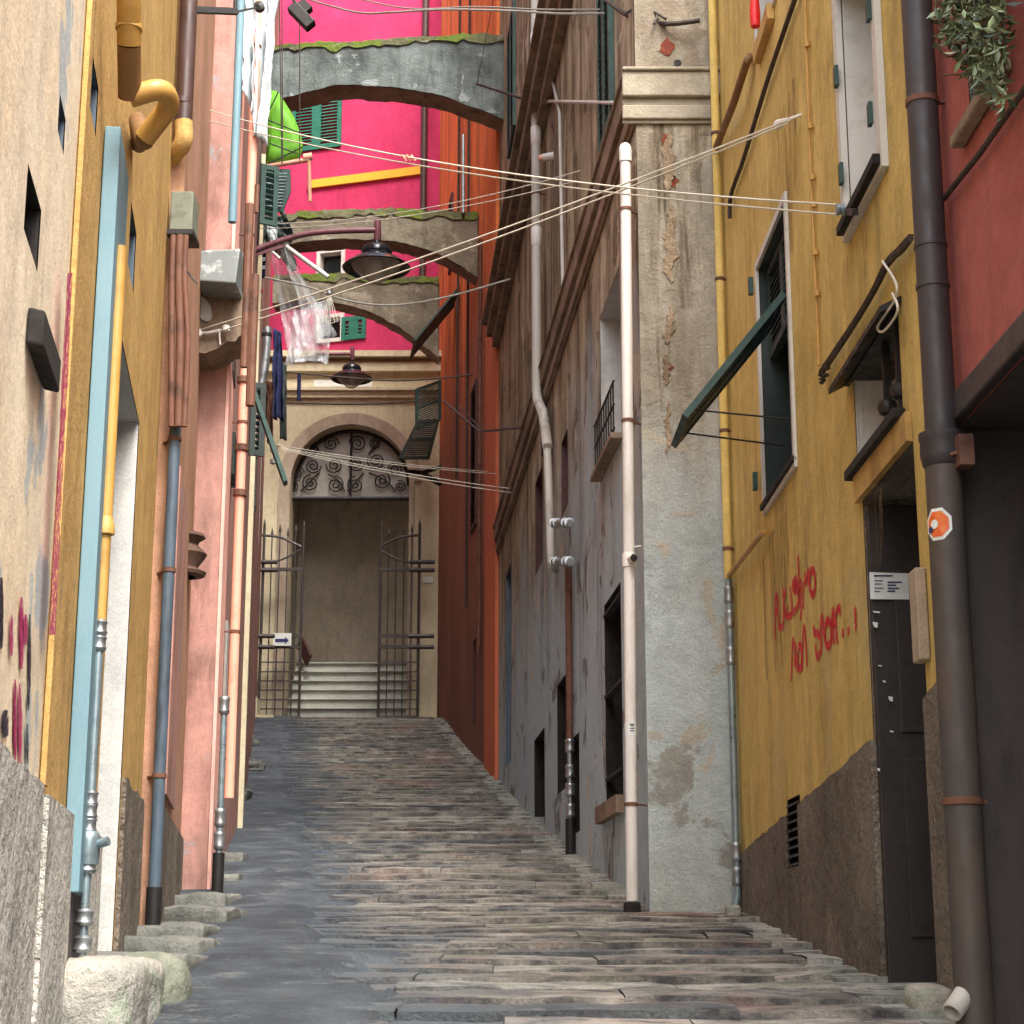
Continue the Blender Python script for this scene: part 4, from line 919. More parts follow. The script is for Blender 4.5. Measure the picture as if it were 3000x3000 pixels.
# iron gates, two leaves standing ajar in front
def gate_leaf(name, label, u0, u1, uh):
    yg = 39.35; gl = thing(name, label, 'gate', PY((u0 + u1) / 2, 2108, yg), 'iron gate leaves before the portal')
    z0 = PY(1000, 2106, yg).z; X = lambda u: PY(u, 1850, yg).x; Z = lambda v: PY(1000, v, yg).z
    m = MB(); lo, hi = min(u0, u1), max(u0, u1); nb_ = 6
    for k in range(nb_):
        x = X(lo + (hi - lo) * k / (nb_ - 1)); big = k in (0, nb_ - 1); top = Z(1545 if big else 1560 + 10 * (k % 2))
        m.tube([Vector((x, yg, z0)), Vector((x, yg, top))], .032 if big else .014, 8)
        m.lathe((x, yg, top), [(.016, 0), (.035, .03), (.03, .06), (.001, .2)], 8)
    m.each('upright_bar', M['iron'], gl)
    m = MB()
    for v in (1668, 1862, 1895, 2102): m.box(X(lo) - .0, X(hi), yg - .03, yg + .03, Z(v) - .035, Z(v) + .035)
    for v in (1940, 1968, 1995, 2022, 2050, 2077): m.box(X(lo), X(hi), yg - .012, yg + .012, Z(v) - .014, Z(v) + .014)
    m.each('cross_rail', M['iron'], gl)
    m = MB(); inn, ou = (u0, u1); m.tube(smooth_path([PY(inn, 1602, yg), PY((inn + ou) / 2, 1575, yg), PY(ou, 1568, yg)], 8), .03, 8)
    m.tube(smooth_path([PY(inn, 1610, yg), PY((inn + ou) / 2, 1640, yg), PY(ou, 1650, yg)], 8), .022, 8)
    m.build('scroll_rail', M['iron'], gl)
    m = MB(); xa = X(uh)
    for v in (1648, 1672, 1865, 1897): m.tube([Vector((xa - .28, yg - .06, Z(v))), Vector((xa + .28, yg - .06, Z(v)))], .05, 8)
    m.each('hinge_strap', M['iron'], gl)
    return gl
gl = gate_leaf('gate_leaf', 'wrought iron gate leaf on the left of the portal with arrow sign', 882, 765, 770)
gate_leaf('gate_leaf', 'wrought iron gate leaf on the right of the portal by the white tile', 1112, 1226, 1235)
sgn = thing('arrow_sign', 'small white sign with a dark arrow pointing right on the iron gate', 'sign', PY(826, 1892, 39.28))
m = MB(); a = PY(801, 1855, 39.28); b = PY(853, 1892, 39.28); m.box(a.x, b.x, 39.27, 39.30, b.z, a.z); m.build('sign_board', M['wht'], sgn)
m = MB(); zc_ = PY(826, 1876, 39.26).z; a = PY(806, 1876, 39.26).x; b = PY(846, 1876, 39.26).x
m.box(a, b - .07, 39.262, 39.268, zc_ - .035, zc_ + .035); m.prism([(b - .08, 39.262, zc_ - .08), (b, 39.262, zc_), (b - .08, 39.262, zc_ + .08)], (0, .006, 0)); m.build('arrow', M['ink'], sgn)

# ---- magenta house
bM = thing('magenta_house', 'bright magenta house with green shutters above the portal', 'house', MG.P(2, ztop))
def mop(u0, u1, v0, v1): a0, z1 = MG.hit(u0, v0); a1, z0 = MG.hit(u1, v1); return (a0, a1, z0, z1)
mw = [mop(940, 1000, 745, 830), mop(940, 998, 935, 990)]
wallbody(bM, MG, 0, MG.L, ztop - .15, 30, mw, 'magenta', 3)
for oo in mw:
    wo = opening(bM, MG, *oo, .2, 'window', 'frame_w', 'glass'); frame(wo, MG, *oo, .09, .003, .05)
def mshut(u0, u1, v0, v1, mat='green'):
    a0, a1, z0, z1 = mop(u0, u1, v0, v1); m = louvre(MB(), MG, a0, a1, z0, z1, .01, .06, .10, .085); m.wbox(MG, (a0 + a1) / 2 - .12, (a0 + a1) / 2 + .12, z0, z1, .008, .055); m.build('shutter', M[mat], bM)
mshut(860, 1000, 280, 430); mshut(1003, 1073, 932, 992)
a0, z1 = MG.hit(905, 532); a1 = MG.hit(1234, 520)[0]; z0 = MG.hit(905, 555)[1]; m = MB(); m.wbox(MG, a0, a1, z0, z1, .003, .08); m.build('yellow_band', M['yellowband'], bM)
a_ = MG.hit(1249, 300)[0]; m = MB(); m.tube([MG.P(a_, ztop, .12), MG.P(a_, 30, .12)], .08, 12); m.each('rain_pipe', M['bpipe'], bM)

# ================================================================ ARCHES ACROSS THE ALLEY
def arch(y0, dep, top, bot, label, mat, soff=None):
    P3 = lambda p, y: PY(p[0], p[1], y0)
    T = smooth_path([PY(u, v, y0) for u, v in top], 8); B = smooth_path([PY(u, v, y0) for u, v in bot], 8)
    x0 = T[0].x; x1 = T[-1].x; n = 40
    def samp(c, x):
        for p, q in zip(c, c[1:]):
            if p.x <= x <= q.x: return p.z + (q.z - p.z) * (x - p.x) / max(1e-6, q.x - p.x)
        return c[0].z if x < c[0].x else c[-1].z
    a = thing('stone_arch', label, 'arch', ((x0 + x1) / 2, y0 + dep / 2, min(p.z for p in B)), 'stone arches bracing the alley walls')
    m = MB(); X = [x0 + (x1 - x0) * i / n for i in range(n + 1)]
    zt = [samp(T, x) + fbm(x * 2, y0, 2) * .03 for x in X]; zb = [samp(B, x) + fbm(x * 3, y0, 2) * .025 for x in X]
    k = 5
    m.grid(lambda s, t: Vector((x0 + (x1 - x0) * s, y0 + fbm(s * 9, t * 4 + y0, 1.5) * .02, zb[round(s * n)] + (zt[round(s * n)] - zb[round(s * n)]) * t)), n, k)
    m.grid(lambda s, t: Vector((x0 + (x1 - x0) * s, y0 + dep, zb[round(s * n)] + (zt[round(s * n)] - zb[round(s * n)]) * t)), n, 1)
    m.grid(lambda s, t: Vector((x0 + (x1 - x0) * s, y0 + dep * t, zt[round(s * n)])), n, 1)
    m.build('arch_body', M[mat], a)
    m = MB(); m.grid(lambda s, t: Vector((x0 + (x1 - x0) * s, y0 - .012 + (dep + .012) * t, zb[round(s * n)] - .004 - (.012 * (t < .1)) + fbm(s * 14, t * 3, 2) * .02)), n, 4); m.build('soffit', M['cornice_dark'], a)
    m = MB()
    m.grid(lambda s, t: Vector((x0 + (x1 - x0) * s, y0 - .03 + (dep + .05) * max(0, (t - .4) / .6), (zt[round(s * n)] + .02 + abs(fbm(s * 12, y0, 2)) * .06) if t >= .4 else zt[round(s * n)] - (.4 - t) * (.10 + .55 * abs(fbm(s * 4, y0 + 5, 1.6))))), n, 5)
    m.build('moss', M['moss'], a)
arch(28.0, .55, [(775, 150), (860, 132), (1000, 130), (1200, 118), (1330, 108), (1480, 110)], [(775, 310), (850, 283), (950, 256), (1050, 247), (1200, 262), (1300, 283), (1400, 318), (1480, 352)], 'mossy stone arch highest and nearest across the alley', 'arch')
arch(32.2, .55, [(800, 640), (900, 625), (1100, 618), (1250, 622), (1400, 628)], [(800, 725), (900, 706), (1000, 700), (1130, 704), (1230, 725), (1320, 762), (1400, 812)], 'middle stone arch with moss on top behind the larger lamp', 'arch_b')
arch(37.6, .55, [(800, 812), (950, 806), (1100, 812), (1285, 818)], [(800, 888), (900, 880), (1000, 888), (1100, 920), (1200, 980), (1290, 1052)], 'farthest stone arch just above the portal', 'arch_b')

# ================================================================ LEFT SIDE
bA = thing('peach_house', 'peach and grey blue rendered house at the left edge with sprayed paint', 'house', LW.P(2, zp(4)))
sA = LW.sy(5.5)
def lop(W, u0, u1, vt, vb): 
    a0 = W.hit(u0, (vt + vb) / 2)[0]; a1 = W.hit(u1, (vt + vb) / 2)[0]; z1 = W.hit(u0, vt)[1]; z0 = W.hit(u0, vb)[1]; return (a0, a1, z0, z1)
lwA = lop(LW, 76, 124, 455, 690)
wallbody(bA, LW, 0, sA, -3, 4.6, [lwA, lop(LW, 172, 194, 258, 395)], 'peach')
opening(bA, LW, *lwA, .3, 'window', 'dark', 'dark')
lw4 = lop(LW, 172, 194, 258, 395)
opening(bA, LW, *lw4, .2, 'window', 'bluepipe', 'dark')
m = MB(); zt_ = LW.hit(60, 2255)[1]
for i in range(20):
    s0 = sA * i / 20; s1 = sA * (i + 1) / 20; h0 = zt_ + fbm(s0, 2, 5) * .03; h1 = zt_ + fbm(s1, 2, 5) * .03
    m.hexa([LW.P(s0, -3, -.01), LW.P(s1, -3, -.01), LW.P(s1, -3, .03), LW.P(s0, -3, .03), LW.P(s0, h0, -.01), LW.P(s1, h1, -.01), LW.P(s1, h1, .02), LW.P(s0, h0, .02)])
m.build('plinth', M['roughcast_l'], bA)
m = MB()    # dark overhanging meter hood
c0 = LW.hit(75, 1050); a0, zt = LW.hit(80, 875)
m.wbox(LW, a0 - .0, a0 + .42, c0[1] + .03, zt - .02, .003, .05, dz=-.01); m.build('meter_hood', M['dark'], bA, bevel=.008)
for nm, mt, spots in (('magenta_paint', 'magspray', ((62, 1750, 1960, 7), (45, 1990, 2230, 6), (58, 2000, 2235, 5), (75, 1800, 1890, 6), (34, 1800, 1920, 4))), ('dark_paint', 'blkspray', ((8, 1690, 1900, 9), (88, 1800, 2030, 4), (14, 2080, 2160, 10), (82, 2020, 2080, 4), (80, 2120, 2240, 3)))):
    m = MB()
    for j, (u, v0, v1, hw) in enumerate(spots):
        for q in range(3):
            uu = u + random.uniform(-hw, hw) * .6; P_ = []
            nseg = 10; L_ = []; Rr = []
            for k in range(nseg + 1):
                v = v0 + (v1 - v0) * k / nseg + random.uniform(-3, 3); w_ = hw * (.25 + .75 * math.sin(math.pi * (k + .4) / (nseg + .8))) * random.uniform(.5, 1)
                L_.append(LW.px(uu - w_, v, .004 + .001 * q + .0004 * j)); Rr.append(LW.px(uu + w_, v, .004 + .001 * q + .0004 * j))
            m.add(L_ + Rr, [[k, k + 1, nseg + 2 + k, nseg + 1 + k] for k in range(nseg)])
    m.each(nm, M[mt], bA)

bB = thing('ochre_house', 'ochre yellow house on the left with a whitewashed doorway', 'house', LW.P(LW.sy(8.5), zp(8.5)))
dB1, dBz = LW.hit(408, 1238); dB0 = LW.sy(7.62)
doB = (dB0, dB1, -2, dBz)
lw2 = lop(LW, 380, 400, 560, 800); lw3 = lop(LW, 268, 290, 140, 335); lw4 = lop(LW, 172, 194, 258, 395)
wallbody(bB, LW, sA, LW.L, -3, 6.8, [doB, lw2, lw3], 'ochre', off=-.0)
dd = opening(bB, LW, *doB, .5, 'door', 'whitewash', 'dark')
for oo in (lw2, lw3): opening(bB, LW, *oo, .18, 'window', 'bluepipe', 'dark')
m = MB(); za = LW.hit(480, 2310)[1]; za = LW.hit(395, 2330)[1]
for i in range(10):
    s0 = dB1 + .06 + (LW.L - dB1 - .06) * i / 10; s1 = dB1 + .06 + (LW.L - dB1 - .06) * (i + 1) / 10
    h0 = za + fbm(s0, 2, 5) * .04; h1 = za + fbm(s1, 2, 5) * .04
    m.hexa([LW.P(s0, -1, -.01), LW.P(s1, -1, -.01), LW.P(s1, -1, .025), LW.P(s0, -1, .025), LW.P(s0, h0, -.01), LW.P(s1, h1, -.01), LW.P(s1, h1, .02), LW.P(s0, h0, .02)])
m.build('plinth', M['roughcast'], bB)
m = MB(); s0, s1 = LW.sy(5.52), LW.sy(5.6); m.wbox(LW, s0, s1, LW.hit(60, 2255)[1], 4.8, .003, .02); m.build('corner_strip', M['ochre'], bB)
m = MB(); m.wbox(LW, sA + .02, LW.sy(7.6), -3, LW.hit(60, 2255)[1] - .03, .003, .034); m.build('near_plinth', M['roughcast_l'], bB)
m = MB(); L_ = []; Rr = []
for k in range(24):
    v = 800 + 1060 * k / 23; uc = 205 - 52 * (v - 800) / 1060; w_ = 10 * random.uniform(.7, 1.0); L_.append(LW.px(uc - w_, v, .034)); Rr.append(LW.px(uc + w_, v, .034))
m.add(L_ + Rr, [[k, k + 1, 25 + k, 24 + k] for k in range(23)]); m.each('magenta_paint', M['magspray'], bB)

# blue cable duct
bd = thing('cable_duct', 'tall light blue painted duct on the near left wall', 'duct', LW.P(LW.sy(6.5), -.1, .03))
a0 = LW.hit(155, 2500, .06)[0]; zt = PY(288, 425, 6.5).z; zb2 = LW.hit(165, 2590, .06)[1]
a0 = LW.sy(6.33)
m = MB(); m.wbox(LW, a0, a0 + .48, zb2, zt, .004, .062); m.build('duct_body', M['blue'], bd, bevel=.004)
m = MB(); m.wbox(LW, a0 + .02, a0 + .46, zb2 - .45, zb2, .004, .035); m.build('duct_foot', M['garage'], bd)

# yellow gas pipe with silver couplings
yp = thing('yellow_pipe', 'yellow gas riser with chrome couplings beside the blue duct', 'pipe', LW.P(LW.sy(7.3), -.2, .07))
ap = LW.hit(322, 1300, .07)[0]; Z = lambda v: LW.hit(300, v, .07)[1]
m = MB(); m.tube([LW.P(ap, Z(1510), .07), LW.P(ap, Z(430), .07)], .024, 16); m.tube([LW.P(ap, Z(1835), .07), LW.P(ap, Z(1510), .07)], .020, 16)
m.lathe(LW.P(ap, Z(1520), .07), [(.02, -.03), (.034, -.025), (.034, .012), (.028, .02), (.028, .035), (.024, .04)], 18); m.build('yellow_tube', M['ypipe'], yp)
m = MB(); m.tube([LW.P(ap, Z(2800), .07), LW.P(ap, Z(1830), .07)], .016, 14); m.build('grey_tube', M['zinc'], yp)
m = MB(); Bp = LW.P(ap, 0, .07)
for v in (1855, 1905, 2375, 2410, 2450, 2560, 2700, 2770):
    r_ = .03 if v > 2500 else .024
    m.lathe(Vector((Bp.x, Bp.y, Z(v))), [(r_ * .7, -.03), (r_, -.026), (r_ * 1.15, -.016), (r_, -.008), (r_, .012), (r_ * 1.15, .02), (r_ * .8, .03)], 16)
m.each('coupling', M['steel'], yp)
m = MB(); m.lathe(Vector((Bp.x, Bp.y, Z(2510))), [(.02, -.07), (.038, -.06), (.042, -.03), (.042, .03), (.036, .05), (.02, .06)], 16); m.tube([Bp + Vector((0, 0, Z(2510))), Bp + Vector((.075, -.02, Z(2510) + .02))], .016, 10); m.build('valve', M['zinc'], yp)

# fat painted pipe above
fp = thing('boiler_flue', 'fat yellow and brown flue pipe bending out of the upper left wall', 'flue', LW.px(400, 420, .1))
m = MB(); m.tube([LW.px(378, -60, .10), LW.px(378, 130, .10)], .044, 18); m.lathe(LW.px(378, 80, .10), [(.044, -.012), (.049, -.01), (.049, .01), (.044, .012)], 18); m.build('upper_tube', M['ypipe'], fp)
q1 = LW.px(378, 130, .10); q2 = LW.px(380, 285, .10)
m = MB(); m.tube([q1, q2], .043, 18); m.build('shaded_tube', M['ypipe_b'], fp)  # shadowed stretch of the yellow pipe, shade put into its colour
m = MB(); m.tube(bend([q2 + Vector((0, 0, -.0)), q2 + Vector((.12, .0, .04)), q2 + Vector((.13, .12, .03)), q2 + Vector((.02, .2, -.07))], .05, 6), .04, 18); m.build('elbow', M['ypipe'], fp)
m = MB(); m.tube(bend([q2 + Vector((.02, .2, -.08)), LW.px(402, 350, .06), LW.px(408, 425, .03)], .05), .036, 16); m.build('lower_tube', M['ypipe_b'], fp)

# brown strip house between ochre and pink
bC = thing('brown_house', 'narrow brown and dull pink house front between ochre and pink walls', 'house', LB.P(1.5, zp(12)))
wallbody(bC, LB, 0, LB.L + .0, -1, 8.8, [], 'brown_old', 2.6)
m = MB(); ztC = LB.hit(480, 2330)[1]; m.wbox(LB, -.0, LB.L - .02, -1, ztC - .1, .003, .025); m.build('plinth', M['roughcast'], bC)
m = MB(); m.wbox(LB, .7, 1.9, ztC, LB.hit(500, 1230)[1], .003, .02); m.build('pink_panel', M['pink_old'], bC)

# brown rain pipe + elbow
dp = thing('brown_rain_pipe', 'dark brown rain pipe with a mustard elbow on the upper left', 'pipe', PY(525, 480, 10.5))
X0 = PY(537, 370, 10.45); m = MB(); m.tube([X0, Vector((X0.x, X0.y, 7.4))], .054, 18); m.lathe(PY(537, 300, 10.45), [(.054, -.02), (.06, -.016), (.06, .016), (.054, .02)], 18); m.build('pipe_body', M['bpipe'], dp)
m = MB(); m.tube(bend([X0 + Vector((0, 0, .03)), PY(540, 420, 10.45), PY(492, 470, 10.6), PY(478, 520, 10.8)], .1, 6), .056, 18); m.build('elbow', M['ochre'], dp)
# low blue pipe
lp = thing('blue_pipe', 'dark blue grey pipe against the brown strip beside the ochre wall', 'pipe', PY(455, 2700, 10.4))
pb = PY(452, 2610, 10.5); pt = PY(493, 1230, 10.5); m = MB(); m.tube([pb, Vector((pb.x + .0, pb.y, pt.z))], .035, 14); m.build('pipe_body', M['bluepipe'], lp)
m = MB(); m.tube([pb + Vector((0, -.0, -.32)), pb + Vector((0, 0, .02))], .045, 12); m.each('black_shoe', M['iron_d'], lp)
# iron bracket at the top
br = thing('iron_bracket', 'dark iron bracket reaching into the alley at the top left', 'bracket', PY(500, 30, 10.6))
m = MB(); m.bar(PY(495, 26, 10.6), PY(695, 34, 10.9), .03, .04); m.build('bracket_arm', M['iron_d'], br); m = MB(); m.tube([PY(688, 34, 10.9), PY(690, -30, 10.9)], .012, 8); m.lathe(PY(760, 20, 11.0), [(0, -.03), (.035, -.02), (.035, .02), (0, .03)], 12, Vector((0, 1, 0))); m.bar(PY(695, 34, 10.9), PY(762, 20, 11.0), .012, .012); m.each('pulley', M['iron_d'], br)
# mossy box
mb_ = thing('meter_box', 'mossy grey metal box on the brown strip above the sheet metal hood', 'box', PY(530, 680, 10.5))
m = MB(); a = PY(503, 565, 10.45); b = PY(565, 680, 10.45); m.box(a.x, b.x, 10.42, 10.62, b.z, a.z); m.build('box_body', M['graybox'], mb_, bevel=.01)
m = MB(); m.box(a.x - .01, b.x + .01, 10.40, 10.64, b.z - .03, b.z); m.tube(smooth_path([PY(508, 690, 10.42), PY(530, 760, 10.4), PY(560, 810, 10.4), PY(578, 832, 10.4)], 6), .006, 6); m.build('box_base', M['iron_d'], mb_)
# sheet metal hood
hd = thing('metal_hood', 'grey sheet metal hood with flaking paint over a dark stone corbel', 'hood', PY(640, 830, 13.6))
yy_ = 13.4
a, b, c, d_ = PY(580, 742, yy_), PY(700, 718, yy_), PY(688, 828, yy_), PY(574, 822, yy_)
a, b, c, d_ = PY(572, 735, yy_), PY(704, 728, yy_), PY(690, 830, yy_), PY(572, 822, yy_)
m = MB(); m.hexa([d_, c, c + Vector((0, .6, 0)), d_ + Vector((0, .6, 0)), a, b, b + Vector((0, .6, .12)), a + Vector((0, .6, .2))]); m.build('hood_body', M['metalbox'], hd, bevel=.012)
m = MB(); a = PY(567, 690, yy_ - .02); m.box(a.x - .02, a.x + .03, yy_ - .03, yy_ + .4, PY(567, 720, yy_).z, a.z); m.build('hood_bracket', M['iron_d'], hd)
cb = thing('stone_corbel', 'dark stone corbel stub with a pale oval hole under the metal hood', 'corbel', PY(640, 1030, 13.9))
out_ = [(552, 822), (712, 834), (722, 980), (700, 985), (690, 1000), (665, 1000), (640, 1020), (600, 1035), (560, 1030), (548, 1000)]
m = MB(); m.prism([PY(u, v, 13.75) for u, v in out_], (0, .45, 0)); m.build('corbel_body', M['cornice_dark'], cb)
m = MB(); ov = [PY(594 + 24 * math.cos(t_) + 12 * math.sin(t_), 903 + 38 * math.sin(t_), 13.73) for t_ in [2 * math.pi * k / 18 for k in range(18)]]; m.prism(ov, (0, .015, 0)); m.build('oval_plate', M['whitewash'], cb)
# ruined brown vertical strip left of the hood: bundle of old pipes
op = thing('old_pipe_bundle', 'crusty brown bundle of pipes below the mossy box on the left', 'pipe', PY(520, 1030, 10.4))
for i, (u, r_) in enumerate(((508, .02), (528, .025), (545, .018))):
    m = MB(); m.tube(smooth_path([PY(u, 690, 10.4), PY(u - 4, 820, 10.4), PY(u + 5 * (i - 1), 1000, 10.4), PY(u - 6, 1250, 10.4)], 8), r_, 10)
    m.build('old_pipe', M['rust'], op)
# terracotta stub
tc = thing('clay_vent', 'brown clay vent pot with jagged rims jutting over the pink wall', 'vent', PY(560, 1700, 13.7))
c = PY(536, 1628, 13.5); m = MB(); m.lathe(c, [(.10, -.165), (.17, -.155), (.18, -.13), (.12, -.10), (.12, -.08), (.165, -.02), (.18, .01), (.165, .03), (.11, .08), (.12, .11), (.165, .14), (.155, .165), (.08, .17)], 24); m.build('vent_body', M['terra'], tc)

# ---- pink house
bK = thing('pink_house', 'salmon pink house whose narrow end wall faces down the alley', 'house', (-2.4, 14.3, zp(14.3)))
m = MB().facade(PF, 0, PF.L, -.5, 12.6); m.build('end_wall', M['pink'], bK)
wallbody(bK, PS, 0, PS.L, -.5, 12.6, [], 'pink_old', 3)
m = MB(); m.wbox(PS, .0, .9, -.5, 12.6, .003, .03); m.build('corner_strip', M['pink'], bK)
m = MB(); z0 = PS.hit(650, 1780)[1]; m.wbox(PS, .95, 1.25, zp(15), PS.hit(625, 1700)[1], .003, .05); m.build('white_strip', M['frame_w'], bK)
for (u, v0, v1) in ((672, 1010, 1110), (676, 1265, 1420)):
    a, z1 = PS.hit(u, v0); _, z0 = PS.hit(u, v1); m = MB(); m.wbox(PS, a, a + .5, z0, z1, .003, .04); m.build('shutter', M['shut_dark'], bK)
pk = thing('pink_rain_pipe', 'slender pink rain pipe along the alley side of the pink house', 'pipe', PS.P(PS.L - .5, zp(20), .1))
apk = PS.hit(712, 1200, .12)[0]; m = MB(); m.tube([PS.P(apk, zp(20), .12), PS.P(apk, 12.4, .12)], .04, 14); m.build('pipe_body', M['ppipe'], pk)
m = MB()
for v in (1240, 1420, 950): m.lathe(PS.P(apk, PS.hit(700, v, .12)[1], .12), [(.05, -.03), (.06, -.025), (.06, .025), (.05, .03)], 14)
m.each('collar', M['rust'], pk)
zk = thing('steel_water_pipe', 'thin grey water pipe with steel joints and black foot on the pink side', 'pipe', PS.P(3, zp(17), .08))
azk = PS.hit(652, 2200, .1)[0]; zgk = zp(PS.P(azk, 0).y); m = MB(); m.tube([PS.P(azk, zgk + .3, .1), PS.P(azk, PS.hit(655, 2040, .1)[1], .1)], .025, 12); m.build('pipe_body', M['zinc'], zk)
m = MB(); joints(m, PS.P(azk, 0, .1), [zgk + .45, zgk + .62, PS.hit(655, 2060, .1)[1]], .04); m.each('joint', M['steel'], zk)
m = MB(); m.tube([PS.P(azk, zgk - .05, .1), PS.P(azk, zgk + .36, .1)], .045, 12); m.build('black_foot', M['iron_d'], zk)
tb = thing('blue_wall_tube', 'thin pale blue tube beside the pink rain pipe near the top', 'pipe', PS.P(PS.L - 1.0, 6, .08))
atb = PS.hit(690, 400, .1)[0]; m = MB(); m.tube([PS.P(atb, PS.hit(685, 705, .1)[1], .1), PS.P(atb, 12.4, .1)], .03, 10); m.build('tube_body', M['blue'], tb)

# ---- far left old house
bF = thing('old_left_house', 'old stained plaster house with open shutters farther up on the left', 'house', CS.P(8, zp(28)))
fw = [(CS.sy(22), CS.sy(23), 6.5, 8.4), (CS.sy(25), CS.sy(26), 8.0, 10.0), (CS.sy(29), CS.sy(30), 8.5, 10.5), (CS.sy(33), CS.sy(34), 7.5, 9.5), (CS.sy(24), CS.sy(25), 11.5, 13.4)]
wallbody(bF, CS, 0, CS.L, 0, 23.5, fw, 'pink_old', 3)
for oo in fw: opening(bF, CS, *oo, .2, 'window', 'frame_w', 'dark')
for (u, v, wd, h, an, mt) in ((765, 480, .22, .75, 1.2, 'dkgreen'), (736, 1120, .16, .8, 1.3, 'shut_dark'), (790, 1060, .3, 1.6, 1.25, 'shut_dark')):
    swung(bF, CS, u, v, wd, h, R(180) - an, mt)
flap(bF, CS, 733, 1110, .2, 1.1, .38, 'dkgreen'); flap(bF, CS, 806, 520, .8, 1.7, .45, 'dkgreen')
m = MB()
for (u, v0, v1, of, r_) in ((728, 380, 1050, .1, .03), (741, 420, 1500, .12, .035), (752, 400, 760, .1, .02), (722, 420, 1300, .14, .02)):
    a = CS.hit(u, (v0 + v1) / 2, of)[0]; m.tube([CS.P(a, CS.hit(u, v0, of)[1], of), CS.P(a, CS.hit(u, v1, of)[1], of)], r_, 8)
m.each('wall_pipes', M['rust'], bF)
m = MB(); m.wbox(CS, CS.sy(20.6), CS.sy(21.2), 1, 9.5, .003, .06); m.each('pilaster', M['cream'], bF)
# steel flues
fl = thing('steel_flue', 'shiny steel flue pipe with an elbow at its foot by the left shutters', 'flue', PY(738, 1510, 22.3))
m = MB(); m.tube(bend([PY(742, 1300, 22.3), PY(738, 1500, 22.3), PY(722, 1502, 22.35)], .1), .055, 14); m.build('flue_body', M['steel'], fl)
m = MB(); m.lathe(PY(741, 1340, 22.3), [(.055, -.02), (.065, -.016), (.065, .016), (.055, .02)], 14); m.build('flue_band', M['rust'], fl)
f2 = thing('steel_flue', 'bright steel flue slanting down beside the navy laundry', 'flue', PY(770, 1170, 24.5))
m = MB(); m.tube(smooth_path([PY(783, 960, 24.5), PY(778, 1050, 24.5), PY(765, 1130, 24.5), PY(758, 1180, 24.5)], 6), .065, 14); m.build('flue_body', M['steel'], f2)
m = MB(); m.lathe(PY(782, 982, 24.5), [(.065, -.03), (.075, -.02), (.075, .02), (.065, .03)], 14); m.build('flue_band', M['iron_d'], f2)
# portal side balustrade blocks
ps = thing('stair_parapet', 'small cream stepped parapet with dark trim left of the gate', 'parapet', PY(760, 2160, 38.5))
m = MB()
for (pts) in ([(700, 2042), (752, 2042), (752, 2094), (800, 2096), (800, 2170), (700, 2170)],):
    m.prism([PY(u, v, 38.2) for u, v in pts], (0, .5, 0))
m.build('parapet_body', M['cream'], ps)
m = MB(); tr = [(738, 2060), (738, 2104), (792, 2108), (792, 2150)]
for a, b in zip(tr, tr[1:]): m.bar(PY(a[0], a[1], 38.17), PY(b[0], b[1], 38.17), .05, .05)
m.build('dark_trim', M['dpipe'], ps)
bo = thing('round_stone', 'rounded pale stone lying against the cream parapet', 'stone', PY(755, 2200, 37.0))
def rock(cx, cy, cz, rx, ry, rz, seed=0, sub=3, flat_=0.0):
    m = MB()
    def fn(a, b):
        th = 2 * math.pi * a; ph = math.pi * b - math.pi / 2; d3 = Vector((math.cos(th) * math.cos(ph), math.sin(th) * math.cos(ph), math.sin(ph)))
        k = 1 + (.12 if flat_ > .6 else .22) * noise.fractal(d3 * 1.6 + Vector((seed, 0, 0)), 1.0, 2.0, 4)
        sq = Vector((math.copysign(abs(d3.x) ** (1 - flat_), d3.x), math.copysign(abs(d3.y) ** (1 - flat_), d3.y), math.copysign(abs(d3.z) ** (1 - flat_), d3.z)))
        return Vector((cx + sq.x * rx * k, cy + sq.y * ry * k, cz + sq.z * rz * k))
    m.grid(fn, 40 if flat_ else 24, 26 if flat_ else 16); return m
c = PY(756, 2192, 36.8); rock(c.x, c.y, c.z, .22, .2, .24, 3).build('stone_body', M['stone'], bo)
# rubble along the left foot
for i, (u, v, rx, rz, lb_) in enumerate(((706, 2240, .3, .1, 'flat grey slab below the round stone on the left'), (712, 2290, .34, .09, 'low slab of grey rubble under the flat slab on the left'), (690, 2345, .2, .1, 'small lump of rubble at the foot of the left wall'))):
    yy = (34, 30, 25)[i]; c = PY(u, v, yy); c.z = zp(yy) + .08
    rock(c.x, c.y, c.z, rx, .4, rz + .05, 20 + i, flat_=.4).build('rubble_stone', M['step_stone'], label=lb_, cat='stone', group='loose stones by the left wall')

# ---- foreground stones and left steps
def blockstone(cx, cy, cz, rx, ry, rz, seed=0, rd=.3, amp=.05, n=14):
    m = MB()
    def pt(p):
        inner = Vector([max(-1 + rd, min(1 - rd, c)) for c in p]); dlt = p - inner
        q = inner + dlt.normalized() * rd if dlt.length > 1e-6 else p
        w_ = Vector((cx + q.x * rx, cy + q.y * ry, cz + q.z * rz)); o = Vector((seed, seed * 2, 0))
        nz = noise.fractal(w_ * 4 + o, 1.0, 2.0, 4) * amp + noise.noise(w_ * 1.7 + o) * amp * 1.5
        return w_ + Vector((q.x, q.y, q.z)).normalized() * nz
    for ax in range(3):
        for sg in (-1, 1):
            def fn(a, b, ax=ax, sg=sg):
                c = [2 * a - 1, 2 * b - 1]; c.insert(ax, sg); return pt(Vector(c))
            m.grid(fn, n, n)
    return m
blockstone(-1.53, 6.75, -.17, .235, .42, .165, 5, .35, .03).build('stone_block', M['stone'], label='big pale rough stone block at the bottom left corner', cat='stone')
